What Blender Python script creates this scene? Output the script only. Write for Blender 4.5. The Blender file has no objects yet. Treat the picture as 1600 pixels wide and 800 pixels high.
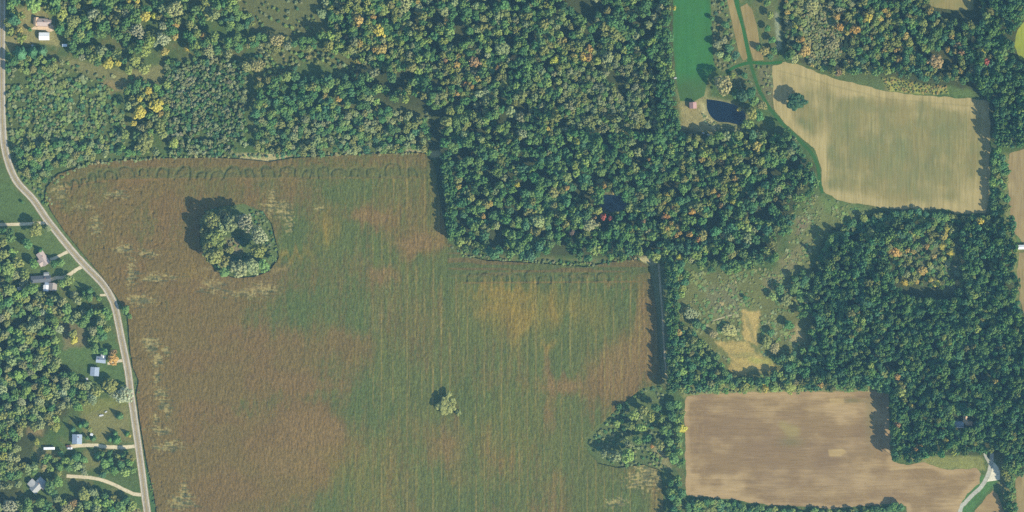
import bpy, math, random
import numpy as np

random.seed(11)
RNG = np.random.default_rng(7)
sc = bpy.context.scene
COL = sc.collection

# ------------------------------------------------------------------ map scale
S = 0.6                                    # metres per map unit (survey grid of the site)
def W(x, y):                               # map grid -> metres, east = +X, north = +Y
    return ((x - 800.0) * S, (400.0 - y) * S)

# ------------------------------------------------------------------ camera, sky, sun, exposure
CAM_H = 3600.0
cam_d = bpy.data.cameras.new('camera')
cam_d.sensor_width = 36.0
cam_d.lens = 36.0 * CAM_H / (1600 * S)
cam_d.clip_end = 30000.0
cam_d.clip_start = 10.0
cam = bpy.data.objects.new('camera', cam_d)
cam.location = (0, 0, CAM_H)
COL.objects.link(cam)
sc.camera = cam

SUN_EL = math.radians(35.0)
SUN_DIR = (0.80, -0.60)                    # horizontal direction towards the sun
sky_rot = math.atan2(SUN_DIR[0], SUN_DIR[1])
world = bpy.data.worlds.new('World')
sc.world = world
world.use_nodes = True
wn, wl = world.node_tree.nodes, world.node_tree.links
wn.clear()
sky = wn.new('ShaderNodeTexSky')
sky.sky_type = 'NISHITA'
sky.sun_disc = False
sky.sun_elevation = SUN_EL
sky.sun_rotation = sky_rot
sky.altitude = 300
sky.air_density = 1.3
sky.dust_density = 0.6
sky.ozone_density = 2.0
bg = wn.new('ShaderNodeBackground')
bg.inputs['Strength'].default_value = 0.11
wo = wn.new('ShaderNodeOutputWorld')
wl.new(sky.outputs[0], bg.inputs[0])
wl.new(bg.outputs[0], wo.inputs[0])

sun_d = bpy.data.lights.new('sun', 'SUN')
sun_d.energy = 4.2
sun_d.angle = math.radians(0.53)
sun_d.color = (1.0, 0.92, 0.76)
sun = bpy.data.objects.new('sun', sun_d)
from mathutils import Vector
sv = Vector((SUN_DIR[0] * math.cos(SUN_EL), SUN_DIR[1] * math.cos(SUN_EL), math.sin(SUN_EL)))
sun.rotation_euler = sv.to_track_quat('Z', 'Y').to_euler()
sun.location = (600, -450, 600)
COL.objects.link(sun)

sc.view_settings.view_transform = 'Standard'
sc.view_settings.look = 'None'
sc.view_settings.exposure = 0.85
sc.view_settings.gamma = 1.0
sc.view_settings.use_curve_mapping = False
try:
    sc.cycles.use_denoising = False
    sc.cycles.filter_width = 1.5
    sc.cycles.volume_bounces = 0
    sc.cycles.max_bounces = 6
except Exception:
    pass

# ------------------------------------------------------------------ numeric helpers
def hash2(ix, iy, seed):
    h = (ix.astype(np.int64) * 374761393 + iy.astype(np.int64) * 668265263 + seed * 1442695041) & 0xffffffff
    h = ((h ^ (h >> 13)) * 1274126177) & 0xffffffff
    h = (h ^ (h >> 16)) & 0xffffff
    return h / float(0xffffff)

def vnoise(x, y, seed=0):
    x = np.asarray(x, float); y = np.asarray(y, float)
    ix = np.floor(x); iy = np.floor(y)
    fx = x - ix; fy = y - iy
    fx = fx * fx * (3 - 2 * fx); fy = fy * fy * (3 - 2 * fy)
    a = hash2(ix, iy, seed); b = hash2(ix + 1, iy, seed)
    c = hash2(ix, iy + 1, seed); d = hash2(ix + 1, iy + 1, seed)
    return (a * (1 - fx) + b * fx) * (1 - fy) + (c * (1 - fx) + d * fx) * fy

def fbm(x, y, seed=0, octs=4):
    v = 0; a = 0.5; t = 0
    for o in range(octs):
        v = v + a * vnoise(x, y, seed + o * 17); t += a
        x = x * 2.03 + 5.2; y = y * 2.03 + 1.7; a *= 0.5
    return v / t

def sstep(e0, e1, x):
    t = np.clip((x - e0) / (e1 - e0), 0, 1)
    return t * t * (3 - 2 * t)

def poly_sd(x, y, poly, nearest=False):
    """signed distance to a polygon, negative inside (map units)"""
    x = np.asarray(x, float); y = np.asarray(y, float)
    d2 = np.full(x.shape, 1e18); ins = np.zeros(x.shape, bool)
    nx = np.zeros(x.shape); ny = np.zeros(x.shape)
    n = len(poly)
    for i in range(n):
        ax, ay = poly[i]; bx, by = poly[(i + 1) % n]
        ex, ey = bx - ax, by - ay
        l2 = ex * ex + ey * ey + 1e-12
        t = np.clip(((x - ax) * ex + (y - ay) * ey) / l2, 0, 1)
        qx, qy = ax + t * ex, ay + t * ey
        dd = (x - qx) ** 2 + (y - qy) ** 2
        m = dd < d2
        d2 = np.where(m, dd, d2)
        if nearest:
            nx = np.where(m, qx, nx); ny = np.where(m, qy, ny)
        c = ((ay > y) != (by > y))
        with np.errstate(divide='ignore', invalid='ignore'):
            xi = ax + (y - ay) / (by - ay if by != ay else 1e-12) * ex
        ins ^= c & (x < xi)
    d = np.sqrt(d2)
    d = np.where(ins, -d, d)
    return (d, nx, ny) if nearest else d

def line_d(x, y, pts):
    d2 = np.full(np.shape(x), 1e18)
    for (ax, ay), (bx, by) in zip(pts[:-1], pts[1:]):
        ex, ey = bx - ax, by - ay
        t = np.clip(((x - ax) * ex + (y - ay) * ey) / (ex * ex + ey * ey + 1e-12), 0, 1)
        d2 = np.minimum(d2, (x - ax - t * ex) ** 2 + (y - ay - t * ey) ** 2)
    return np.sqrt(d2)

def blob(x, y, cx, cy, rx, ry):
    return np.exp(-(((x - cx) / rx) ** 2 + ((y - cy) / ry) ** 2))

def mixc(c, col, m):
    return c + (np.asarray(col)[None, :] - c) * m[:, None]

def smooth_line(pts, n=6):
    out = []
    P = [pts[0]] + list(pts) + [pts[-1]]
    for i in range(1, len(P) - 2):
        p0, p1, p2, p3 = [np.array(P[k], float) for k in (i - 1, i, i + 1, i + 2)]
        for k in range(n):
            t = k / n
            out.append(tuple(0.5 * (2 * p1 + (p2 - p0) * t + (2 * p0 - 5 * p1 + 4 * p2 - p3) * t * t
                                    + (-p0 + 3 * p1 - 3 * p2 + p3) * t ** 3)))
    out.append(tuple(pts[-1]))
    return out

# ------------------------------------------------------------------ object helpers
def tag(o, label=None, cat=None, group=None, kind=None):
    if label: o['label'] = label
    if cat: o['category'] = cat
    if group: o['group'] = group
    if kind: o['kind'] = kind
    return o

def link(name, me, parent=None):
    o = bpy.data.objects.new(name, me)
    COL.objects.link(o)
    if parent is not None:
        o.parent = parent
    return o

def mesh_np(name, v, f, mat=None, cols=None, mats=None, midx=None):
    """v (n,3); f (m,4) quads with -1 in last column for triangles"""
    me = bpy.data.meshes.new(name)
    v = np.asarray(v, np.float32); f = np.asarray(f, np.int64)
    if f.ndim == 2 and f.shape[1] == 4 and not (f[:, 3] < 0).any():
        nf = len(f)
        me.vertices.add(len(v)); me.vertices.foreach_set('co', v.ravel())
        me.loops.add(nf * 4); me.loops.foreach_set('vertex_index', f.ravel().astype(np.int32))
        me.polygons.add(nf)
        me.polygons.foreach_set('loop_start', np.arange(0, nf * 4, 4, dtype=np.int32))
        me.update(calc_edges=True)
    else:
        me.from_pydata([tuple(p) for p in v], [], [tuple(int(i) for i in q if i >= 0) for q in f])
    if cols is not None:
        a = me.attributes.new('col', 'FLOAT_COLOR', 'POINT')
        c4 = np.ones((len(v), 4), np.float32); c4[:, :3] = np.clip(cols, 0, 1)
        a.data.foreach_set('color', c4.ravel())
    if mat: me.materials.append(mat)
    if mats:
        for m in mats: me.materials.append(m)
    if midx is not None:
        me.polygons.foreach_set('material_index', np.asarray(midx, np.int32))
    me.validate()
    return me

class MB:
    """collects boxes, prisms and tubes into one mesh"""
    def __init__(s): s.v = []; s.f = []
    def add(s, vs, fs):
        b = len(s.v); s.v += [tuple(p) for p in vs]; s.f += [tuple(i + b for i in q) for q in fs]; return s
    def box(s, x0, x1, y0, y1, z0, z1):
        return s.add([(x0, y0, z0), (x1, y0, z0), (x1, y1, z0), (x0, y1, z0), (x0, y0, z1), (x1, y0, z1), (x1, y1, z1), (x0, y1, z1)],
                     [(3, 2, 1, 0), (4, 5, 6, 7), (0, 1, 5, 4), (1, 2, 6, 5), (2, 3, 7, 6), (3, 0, 4, 7)])
    def loft(s, rings, cap=True):
        n = len(rings[0]); vs = [p for r in rings for p in r]; fs = []
        for k in range(len(rings) - 1):
            for i in range(n):
                j = (i + 1) % n
                fs.append((k * n + i, k * n + j, (k + 1) * n + j, (k + 1) * n + i))
        if cap:
            fs.append(tuple(range(n - 1, -1, -1))); fs.append(tuple((len(rings) - 1) * n + i for i in range(n)))
        return s.add(vs, fs)
    def tube(s, a, b, r0, r1, n=6):
        a = Vector(a); b = Vector(b); d = (b - a).normalized()
        u = d.orthogonal().normalized(); w = d.cross(u)
        R = lambda c, r: [c + (u * math.cos(2 * math.pi * i / n) + w * math.sin(2 * math.pi * i / n)) * r for i in range(n)]
        return s.loft([R(a, r0), R(b, r1)])
    def mesh(s, name, mat):
        me = bpy.data.meshes.new(name); me.from_pydata(s.v, [], s.f); me.materials.append(mat); me.update(); return me
    def build(s, name, mat, parent=None):
        return link(name, s.mesh(name, mat), parent)

# ------------------------------------------------------------------ materials
def new_mat(name):
    m = bpy.data.materials.new(name); m.use_nodes = True
    n, l = m.node_tree.nodes, m.node_tree.links
    return m, n, l, n['Principled BSDF']

def mat_plain(name, col, rough=0.7, metal=0.0, noise=0.15, scale=0.8, spec=0.3):
    m, n, l, b = new_mat(name)
    tc = n.new('ShaderNodeTexCoord')
    nz = n.new('ShaderNodeTexNoise'); nz.inputs['Scale'].default_value = scale; nz.inputs['Detail'].default_value = 5
    l.new(tc.outputs['Object'], nz.inputs['Vector'])
    mr = n.new('ShaderNodeMapRange')
    mr.inputs[1].default_value = 0.3; mr.inputs[2].default_value = 0.7
    mr.inputs[3].default_value = 1 - noise; mr.inputs[4].default_value = 1 + noise
    l.new(nz.outputs['Fac'], mr.inputs[0])
    mx = n.new('ShaderNodeMix'); mx.data_type = 'RGBA'; mx.blend_type = 'MULTIPLY'; mx.inputs['Factor'].default_value = 1
    mx.inputs[6].default_value = (*col, 1)
    l.new(mr.outputs[0], mx.inputs[7]); l.new(mx.outputs[2], b.inputs['Base Color'])
    b.inputs['Roughness'].default_value = rough; b.inputs['Metallic'].default_value = metal
    b.inputs['Specular IOR Level'].default_value = spec
    return m

def mat_attr(name, scales=((0.9, 0.35), (0.12, 0.18)), bump=0.4, bscale=0.8, stretch=(1, 1, 1), rough=0.9, gain=1.0, bal=(1, 1, 1)):
    """ground cover: colour of the land from the 'col' attribute, grain from noise in metres"""
    m, n, l, b = new_mat(name)
    at = n.new('ShaderNodeAttribute'); at.attribute_name = 'col'
    tc = n.new('ShaderNodeTexCoord')
    mp = n.new('ShaderNodeMapping'); mp.inputs['Scale'].default_value = stretch
    l.new(tc.outputs['Object'], mp.inputs['Vector'])
    cb = n.new('ShaderNodeMix'); cb.data_type = 'RGBA'; cb.blend_type = 'MULTIPLY'; cb.inputs['Factor'].default_value = 1
    cb.inputs[7].default_value = (*bal, 1); l.new(at.outputs['Color'], cb.inputs[6])
    cur = cb.outputs[2]
    for i, (s, amt) in enumerate(scales):
        nz = n.new('ShaderNodeTexNoise'); nz.inputs['Scale'].default_value = s; nz.inputs['Detail'].default_value = 4
        l.new(mp.outputs[0], nz.inputs['Vector'])
        mr = n.new('ShaderNodeMapRange'); mr.inputs[1].default_value = 0.28; mr.inputs[2].default_value = 0.72
        g = gain if i == 0 else 1.0
        mr.inputs[3].default_value = (1 - amt) * g; mr.inputs[4].default_value = (1 + amt) * g
        l.new(nz.outputs['Fac'], mr.inputs[0])
        mx = n.new('ShaderNodeMix'); mx.data_type = 'RGBA'; mx.blend_type = 'MULTIPLY'; mx.inputs['Factor'].default_value = 1
        l.new(cur, mx.inputs[6]); l.new(mr.outputs[0], mx.inputs[7]); cur = mx.outputs[2]
    l.new(cur, b.inputs['Base Color'])
    b.inputs['Roughness'].default_value = rough; b.inputs['Specular IOR Level'].default_value = 0.1
    if bump:
        nb = n.new('ShaderNodeTexNoise'); nb.inputs['Scale'].default_value = bscale; nb.inputs['Detail'].default_value = 3
        l.new(mp.outputs[0], nb.inputs['Vector'])
        bp = n.new('ShaderNodeBump'); bp.inputs['Strength'].default_value = 1.0; bp.inputs['Distance'].default_value = bump
        l.new(nb.outputs['Fac'], bp.inputs['Height']); l.new(bp.outputs[0], b.inputs['Normal'])
    return m

def mat_leaf(name):
    m, n, l, b = new_mat(name)
    at = n.new('ShaderNodeAttribute'); at.attribute_type = 'INSTANCER'; at.attribute_name = 'tint'
    tc = n.new('ShaderNodeTexCoord')
    nz = n.new('ShaderNodeTexNoise'); nz.inputs['Scale'].default_value = 9.0; nz.inputs['Detail'].default_value = 2
    l.new(tc.outputs['Object'], nz.inputs['Vector'])
    mr = n.new('ShaderNodeMapRange'); mr.inputs[1].default_value = 0.3; mr.inputs[2].default_value = 0.7
    mr.inputs[3].default_value = 0.62; mr.inputs[4].default_value = 1.42
    l.new(nz.outputs['Fac'], mr.inputs[0])
    mx = n.new('ShaderNodeMix'); mx.data_type = 'RGBA'; mx.blend_type = 'MULTIPLY'; mx.inputs['Factor'].default_value = 1
    l.new(at.outputs['Color'], mx.inputs[6]); l.new(mr.outputs[0], mx.inputs[7])
    l.new(mx.outputs[2], b.inputs['Base Color'])
    b.inputs['Roughness'].default_value = 0.6; b.inputs['Specular IOR Level'].default_value = 0.25
    tr = n.new('ShaderNodeBsdfTranslucent'); l.new(mx.outputs[2], tr.inputs['Color'])
    ms = n.new('ShaderNodeMixShader'); ms.inputs[0].default_value = 0.16
    l.new(b.outputs[0], ms.inputs[1]); l.new(tr.outputs[0], ms.inputs[2])
    l.new(ms.outputs[0], n['Material Output'].inputs['Surface'])
    return m

def mat_water(name):
    m, n, l, b = new_mat(name)
    b.inputs['Base Color'].default_value = (0.003, 0.008, 0.016, 1)
    b.inputs['Roughness'].default_value = 0.08
    tc = n.new('ShaderNodeTexCoord')
    nz = n.new('ShaderNodeTexNoise'); nz.inputs['Scale'].default_value = 1.2
    l.new(tc.outputs['Object'], nz.inputs['Vector'])
    bp = n.new('ShaderNodeBump'); bp.inputs['Distance'].default_value = 0.03
    l.new(nz.outputs['Fac'], bp.inputs['Height']); l.new(bp.outputs[0], b.inputs['Normal'])
    return m

M = {
    'ground': mat_attr('rough_grassland', ((1.1, 0.32), (0.3, 0.2), (0.05, 0.12)), 0.5, 0.7, gain=.92, bal=(.95, 1, .66)),
    'crop': mat_attr('ripening_crop', ((1.3, 0.3), (0.35, 0.1)), 0.35, 1.2, (1, 0.6, 1), gain=.94, bal=(1.02, .93, .52)),
    'tan': mat_attr('harvested_stubble', ((0.42, 0.16), (0.14, 0.09)), 0.06, 1.0, (1.6, 0.12, 1), gain=.72, bal=(.95, .93, .62)),
    'brown': mat_attr('brown_stubble', ((0.55, 0.13), (0.2, 0.07)), 0.08, 1.0, (0.12, 1.6, 1), gain=.93, bal=(.97, .81, .58)),
    'lawn': mat_attr('mown_grass', ((0.9, 0.10), (0.15, 0.08)), 0.06, 1.0, (1, 0.5, 1), gain=.72, bal=(.55, .9, .5)),
    'road': mat_attr('worn_asphalt', ((0.7, 0.2), (0.12, 0.14)), 0.0, gain=1.2, bal=(1.02, .97, .8)),
    'leaf': mat_leaf('foliage'),
    'bark': mat_plain('bark', (0.12, 0.095, 0.07), 0.9, 0, 0.3, 3),
    'twig': mat_plain('pale_twigs', (0.20, 0.18, 0.115), 0.9, 0, 0.2, 3),
    'water': mat_water('pond_water'),
    'white_line': mat_plain('white_road_paint', (0.72, 0.72, 0.68), 0.6),
    'yellow_line': mat_plain('yellow_road_paint', (0.6, 0.42, 0.08), 0.6),
    'wall_white': mat_plain('white_siding', (0.7, 0.69, 0.65), 0.6),
    'wall_tan': mat_plain('tan_siding', (0.45, 0.37, 0.27), 0.7),
    'wall_brick': mat_plain('red_brick', (0.3, 0.13, 0.09), 0.8),
    'r_white': mat_plain('white_metal_roof', (0.72, 0.71, 0.68), 0.45, 0.0, 0.08, 0.5),
    'r_pink': mat_plain('pinkish_grey_shingles', (0.42, 0.33, 0.28), 0.85, 0, 0.12, 1.2),
    'r_tan': mat_plain('tan_shingles', (0.52, 0.36, 0.22), 0.85, 0, 0.15, 1.2),
    'r_grey': mat_plain('grey_shingles', (0.34, 0.34, 0.32), 0.85, 0, 0.12, 1.2),
    'r_dark': mat_plain('dark_grey_shingles', (0.11, 0.12, 0.13), 0.85, 0, 0.15, 1.2),
    'r_blue': mat_plain('blue_grey_shingles', (0.27, 0.32, 0.38), 0.8, 0, 0.12, 1.2),
    'r_red': mat_plain('faded_red_roof', (0.38, 0.22, 0.19), 0.8, 0, 0.12, 1.2),
    'r_brown': mat_plain('grey_brown_shingles', (0.3, 0.26, 0.22), 0.85, 0, 0.12, 1.2),
    'glass': mat_plain('window_glass', (0.03, 0.04, 0.05), 0.1, 0, 0.05, 1, 0.6),
    'trim': mat_plain('white_trim', (0.75, 0.75, 0.73), 0.5),
    'tyre': mat_plain('tyre_rubber', (0.02, 0.02, 0.02), 0.9),
    'p_white': mat_plain('white_car_paint', (0.75, 0.75, 0.73), 0.3, 0, 0.03, 1, 0.5),
    'p_orange': mat_plain('orange_red_paint', (0.55, 0.13, 0.05), 0.35, 0, 0.03, 1, 0.5),
    'p_brown': mat_plain('brown_car_paint', (0.16, 0.07, 0.035), 0.35, 0, 0.03, 1, 0.5),
    'p_blue': mat_plain('pale_blue_paint', (0.4, 0.55, 0.62), 0.35, 0, 0.03, 1, 0.5),
    'brick_chimney': mat_plain('chimney_brick', (0.3, 0.14, 0.1), 0.9),
    'concrete': mat_plain('concrete', (0.45, 0.43, 0.4), 0.85),
}

# ------------------------------------------------------------------ outlines of the land (map units)
F_MAIN = [(73, 292), (90, 272), (128, 259), (180, 251), (250, 247), (330, 246), (385, 249), (420, 253), (455, 247), (520, 243), (600, 240),
          (668, 239), (681, 262), (685, 300), (694, 345), (701, 378), (722, 398), (760, 407), (850, 412), (915, 417), (945, 411), (975, 406),
          (1000, 406), (1014, 418), (1020, 450), (1026, 490), (1030, 560), (1034, 600), (1004, 606), (975, 628), (950, 652), (914, 686),
          (918, 705), (935, 724), (965, 731), (1005, 726), (1032, 735), (1036, 770), (1036, 880), (252, 880), (245, 800), (240, 770), (229, 720),
          (219, 660), (213, 615), (217, 595), (208, 575), (203, 545), (201, 510), (199, 492), (181, 462), (158, 430), (128, 395), (100, 360),
          (80, 330), (70, 308)]
ISLAND = [(322, 330), (345, 322), (380, 318), (410, 330), (425, 350), (432, 380), (436, 402), (420, 424), (395, 433), (365, 434), (340, 425), (322, 405), (312, 380), (312, 350)]
F_TAN = [(1207, 103), (1227, 98), (1250, 101), (1276, 113), (1306, 123), (1340, 131), (1366, 138), (1386, 143), (1433, 149), (1483, 152),
         (1523, 154), (1545, 158), (1548, 200), (1547, 276), (1545, 309), (1540, 334), (1490, 334), (1484, 328), (1434, 326), (1393, 326), (1347, 320),
         (1310, 314), (1288, 300), (1283, 286), (1283, 266), (1280, 253), (1273, 233), (1250, 213), (1227, 193), (1210, 173), (1207, 150)]
F_BROWN = [(1069, 628), (1073, 620), (1085, 616), (1200, 613), (1260, 612), (1300, 613), (1360, 611), (1388, 614), (1390, 660), (1390, 700), (1395, 722),
           (1417, 727), (1445, 722), (1467, 730), (1480, 734), (1525, 733), (1532, 740), (1530, 755), (1512, 772), (1500, 792), (1490, 880),
           (1420, 880), (1416, 792), (1400, 786), (1300, 795), (1200, 788), (1120, 778), (1072, 774), (1070, 700)]
F_STRIP = [(1052, -90), (1110, -90), (1110, 0), (1112, 40), (1114, 90), (1118, 108), (1106, 122), (1100, 150), (1085, 158), (1062, 158), (1056, 120), (1051, 60)]
F_NE = [(1602, 34), (1590, 45), (1585, 70), (1592, 92), (1602, 97), (1660, 100), (1660, 30)]
F_TOP = [(1445, -90), (1446, 0), (1455, 9), (1475, 14), (1515, 17), (1522, 15), (1522, -90)]
F_E1 = [(1577, 240), (1600, 233), (1690, 232), (1690, 382), (1600, 381), (1586, 366), (1579, 335), (1574, 290)]
F_E2 = [(1592, 394), (1690, 392), (1690, 512), (1606, 508), (1594, 470), (1589, 430)]
F_SE = [(1586, 750), (1592, 742), (1606, 738), (1690, 736), (1690, 880), (1590, 880), (1588, 780)]
F_S2 = [(1551, 765), (1558, 772), (1570, 800), (1572, 880), (1508, 880), (1524, 798), (1536, 782)]
POND = smooth_line([(1104, 155), (1120, 157), (1139, 161), (1155, 168), (1165, 179), (1162, 196), (1150, 194), (1136, 191), (1122, 190), (1111, 182), (1105, 170), (1104, 155)], 3)[:-1]
POND2 = smooth_line([(937, 308), (946, 304), (958, 305), (968, 305), (977, 313), (980, 323), (968, 330), (955, 332), (944, 327), (937, 318), (937, 308)], 3)[:-1]
ROAD = smooth_line([(3, -120), (3, 0), (2.5, 66), (2.5, 133), (3.5, 183), (8, 235), (24, 280), (52, 312), (75, 345), (110, 389), (132, 414),
                    (160, 443), (172, 462), (180, 482), (190, 530), (200, 580), (205, 620), (214, 682), (222, 740), (230, 800), (246, 900)], 8)

def ragged(poly, amp=1.3, step=4.0):
    out = []
    for (ax, ay), (bx, by) in zip(poly, poly[1:] + poly[:1]):
        L = math.hypot(bx - ax, by - ay); n = max(1, int(L / step))
        for k in range(n):
            t = k / n; x, y = ax + (bx - ax) * t, ay + (by - ay) * t
            o = (float(fbm(np.array([x / 9]), np.array([y / 9]), 601, 3)[0]) - .5) * 4 * amp
            out.append((x - (by - ay) / L * o, y + (bx - ax) / L * o))
    return out
F_TAN = ragged(F_TAN); F_BROWN = ragged(F_BROWN); F_E1 = ragged(F_E1, 1); F_E2 = ragged(F_E2, 1); F_SE = ragged(F_SE, 1); F_TOP = ragged(F_TOP, 1); F_NE = ragged(F_NE, 1); F_STRIP = ragged(F_STRIP, .8); F_S2 = ragged(F_S2, 1)

# ------------------------------------------------------------------ ground
def ground_colours(x, y):
    n1 = fbm(x / 45, y / 45, 3); n2 = fbm(x / 14, y / 14, 9); n3 = fbm(x / 6, y / 6, 21, 3)
    c = np.tile(np.array([[0.085, 0.115, 0.045]]), (len(x), 1))
    c = mixc(c, (0.15, 0.13, 0.06), sstep(0.5, 0.72, n2) * 0.7)
    c = mixc(c, (0.06, 0.105, 0.035), sstep(0.5, 0.7, n1) * 0.6)
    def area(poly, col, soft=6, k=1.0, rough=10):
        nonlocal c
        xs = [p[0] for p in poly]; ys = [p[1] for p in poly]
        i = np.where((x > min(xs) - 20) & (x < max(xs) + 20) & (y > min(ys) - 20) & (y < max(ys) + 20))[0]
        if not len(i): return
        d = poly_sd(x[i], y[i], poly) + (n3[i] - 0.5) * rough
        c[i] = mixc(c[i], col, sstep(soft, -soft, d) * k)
    # woodland floors
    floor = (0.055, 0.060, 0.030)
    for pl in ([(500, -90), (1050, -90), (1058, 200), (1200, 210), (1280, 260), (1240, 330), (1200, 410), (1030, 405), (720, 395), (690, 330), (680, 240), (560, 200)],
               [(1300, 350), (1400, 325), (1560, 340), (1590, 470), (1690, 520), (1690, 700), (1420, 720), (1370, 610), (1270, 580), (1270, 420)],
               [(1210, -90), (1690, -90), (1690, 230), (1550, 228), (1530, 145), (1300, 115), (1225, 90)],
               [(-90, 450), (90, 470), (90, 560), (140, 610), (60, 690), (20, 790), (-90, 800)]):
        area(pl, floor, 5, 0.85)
    area([(12, 105), (170, 120), (200, 240), (90, 262), (20, 250)], (0.085, 0.105, 0.045), 8, 0.8)
    # dry and open patches
    area([(95, 88), (150, 98), (200, 112), (255, 100), (262, 128), (225, 140), (190, 140), (150, 125), (110, 105)], (0.21, 0.18, 0.095), 6, 0.8)
    area([(160, 128), (190, 128), (190, 140), (172, 146)], (0.27, 0.19, 0.11), 4, 0.8)
    area([(372, -90), (500, -90), (505, 30), (490, 58), (430, 62), (400, 55), (378, 25)], (0.115, 0.115, 0.055), 6, 0.95, 6)
    area([(400, 62), (520, 78), (580, 100), (545, 108), (470, 95), (440, 125), (402, 125)], (0.135, 0.135, 0.06), 6, 0.8)
    area([(520, 160), (625, 165), (668, 175), (668, 195), (600, 190), (520, 175)], (0.12, 0.125, 0.06), 5, 0.7)
    area([(22, 10), (60, 8), (84, 20), (92, 60), (95, 75), (60, 68), (30, 70), (12, 84), (8, 60), (20, 52)], (0.27, 0.22, 0.12), 4, 0.85)
    area([(70, 8), (92, 5), (92, 36), (82, 40)], (0.12, 0.16, 0.06), 4, 0.9)
    # lawns left of the road
    area([(-90, 288), (20, 290), (70, 343), (-90, 347)], (0.085, 0.125, 0.05), 3, 0.95, 3)
    area([(-20, 352), (80, 356), (128, 412), (165, 462), (150, 462), (110, 445), (60, 425), (20, 410)], (0.10, 0.135, 0.055), 4, 0.9, 6)
    area([(95, 500), (150, 500), (180, 520), (195, 600), (160, 600), (130, 585), (92, 565)], (0.085, 0.13, 0.05), 4, 0.9, 6)
    area([(95, 505), (130, 505), (138, 540), (100, 545)], (0.20, 0.15, 0.10), 6, 0.8)
    area([(125, 630), (200, 625), (208, 690), (135, 692), (128, 665)], (0.19, 0.165, 0.08), 5, 0.9, 6)
    area([(118, 635), (205, 612), (200, 632), (130, 650)], (0.17, 0.175, 0.055), 6, 0.7)
    area([(45, 668), (66, 668), (66, 680), (45, 680)], (0.28, 0.2, 0.12), 4, 0.8)
    area([(55, 700), (95, 704), (95, 718), (62, 720)], (0.23, 0.19, 0.1), 4, 0.8)
    area([(130, 702), (210, 703), (213, 715), (135, 735), (125, 720)], (0.17, 0.155, 0.075), 5, 0.8)
    area([(120, 740), (205, 745), (218, 768), (180, 755), (130, 745)], (0.09, 0.12, 0.05), 4, 0.9)
    area([(30, 742), (80, 742), (85, 775), (40, 775)], (0.09, 0.125, 0.05), 4, 0.9)
    # verges
    area([(20, 250), (40, 262), (72, 300), (100, 352), (165, 430), (200, 490), (208, 560), (218, 600), (240, 770), (252, 890), (236, 890), (226, 760), (204, 600), (185, 480), (160, 435), (80, 345), (30, 280)], (0.11, 0.14, 0.06), 2, 0.9, 4)
    area([(225, 720), (232, 720), (252, 880), (240, 880)], (0.055, 0.11, 0.045), 2, 0.9, 2)
    # field margins
    area([(360, 240), (460, 240), (440, 252), (420, 259), (395, 254)], (0.42, 0.34, 0.22), 3, 0.9, 4)
    area([(630, 233), (690, 236), (688, 246), (630, 243)], (0.38, 0.32, 0.22), 2, 0.9, 3)
    area([(690, 370), (720, 395), (800, 404), (960, 404), (1000, 400), (1000, 410), (700, 400)], (0.17, 0.15, 0.08), 3, 0.7)
    area([(995, 402), (1012, 400), (1030, 410), (1022, 416), (1010, 411), (998, 409)], (0.46, 0.38, 0.26), 2, 0.95, 3)
    area([(1016, 410), (1034, 412), (1046, 600), (1030, 600)], (0.16, 0.155, 0.09), 3, 0.9)
    area(ISLAND, (0.10, 0.13, 0.055), 4, 0.95)
    area([(350, 372), (378, 376), (380, 395), (362, 398), (350, 390)], (0.22, 0.17, 0.12), 4, 0.9)
    area([(312, 395), (330, 415), (345, 430), (320, 425), (308, 405)], (0.3, 0.24, 0.15), 4, 0.8)
    area([(914, 686), (950, 652), (975, 628), (1004, 606), (1034, 600), (1040, 735), (1005, 727), (960, 731), (930, 722)], (0.10, 0.125, 0.055), 3, 0.8)
    area([(1020, 695), (1045, 698), (1048, 732), (1030, 732)], (0.28, 0.23, 0.14), 4, 0.8)
    # yard by the pond
    area([(1058, 140), (1106, 140), (1104, 160), (1110, 180), (1120, 196), (1150, 200), (1120, 206), (1066, 203), (1062, 170)], (0.30, 0.24, 0.135), 6, 0.95, 6)
    area([(1052, 100), (1100, 125), (1100, 150), (1062, 160)], (0.12, 0.15, 0.06), 8, 0.8)
    area([(1095, 160), (1104, 165), (1112, 185), (1122, 195), (1140, 198), (1120, 204), (1100, 195)], (0.47, 0.39, 0.26), 3, 0.9, 4)
    area([(1110, -90), (1136, -90), (1150, 60), (1158, 96), (1130, 112), (1116, 100), (1112, 40)], (0.13, 0.135, 0.07), 4, 0.9)
    area([(1176, 0), (1210, 0), (1216, 90), (1196, 95), (1186, 40)], (0.12, 0.125, 0.06), 4, 0.9)
    area([(1210, 20), (1216, 20), (1221, 75), (1214, 80)], (0.25, 0.26, 0.22), 2, 0.9, 2)
    area([(1140, 104), (1170, 102), (1180, 130), (1190, 150), (1150, 145), (1140, 130)], (0.12, 0.125, 0.065), 5, 0.9)
    area([(1182, 104), (1207, 104), (1208, 170), (1195, 155)], (0.15, 0.135, 0.085), 4, 0.9)
    for pl, cc in ((POND, (0.22, 0.19, 0.11)), (POND2, (0.12, 0.11, 0.065))):
        i = np.where((np.abs(x - pl[0][0]) < 110) & (np.abs(y - pl[0][1]) < 90))[0]
        d = poly_sd(x[i], y[i], pl)
        c[i] = mixc(c[i], cc, sstep(7, 1, d + (n3[i] - .5) * 6) * .8)
    # strip of tall dry weeds beside the tan field
    area([(1378, 122), (1395, 121), (1440, 132), (1480, 136), (1481, 146), (1440, 147), (1390, 143)], (0.30, 0.28, 0.09), 2, 0.95, 4)
    area([(1480, 135), (1520, 140), (1523, 152), (1482, 150)], (0.10, 0.14, 0.055), 3, 0.9)
    area([(1280, 100), (1378, 118), (1380, 140), (1300, 120)], (0.10, 0.125, 0.055), 4, 0.7)
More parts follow.
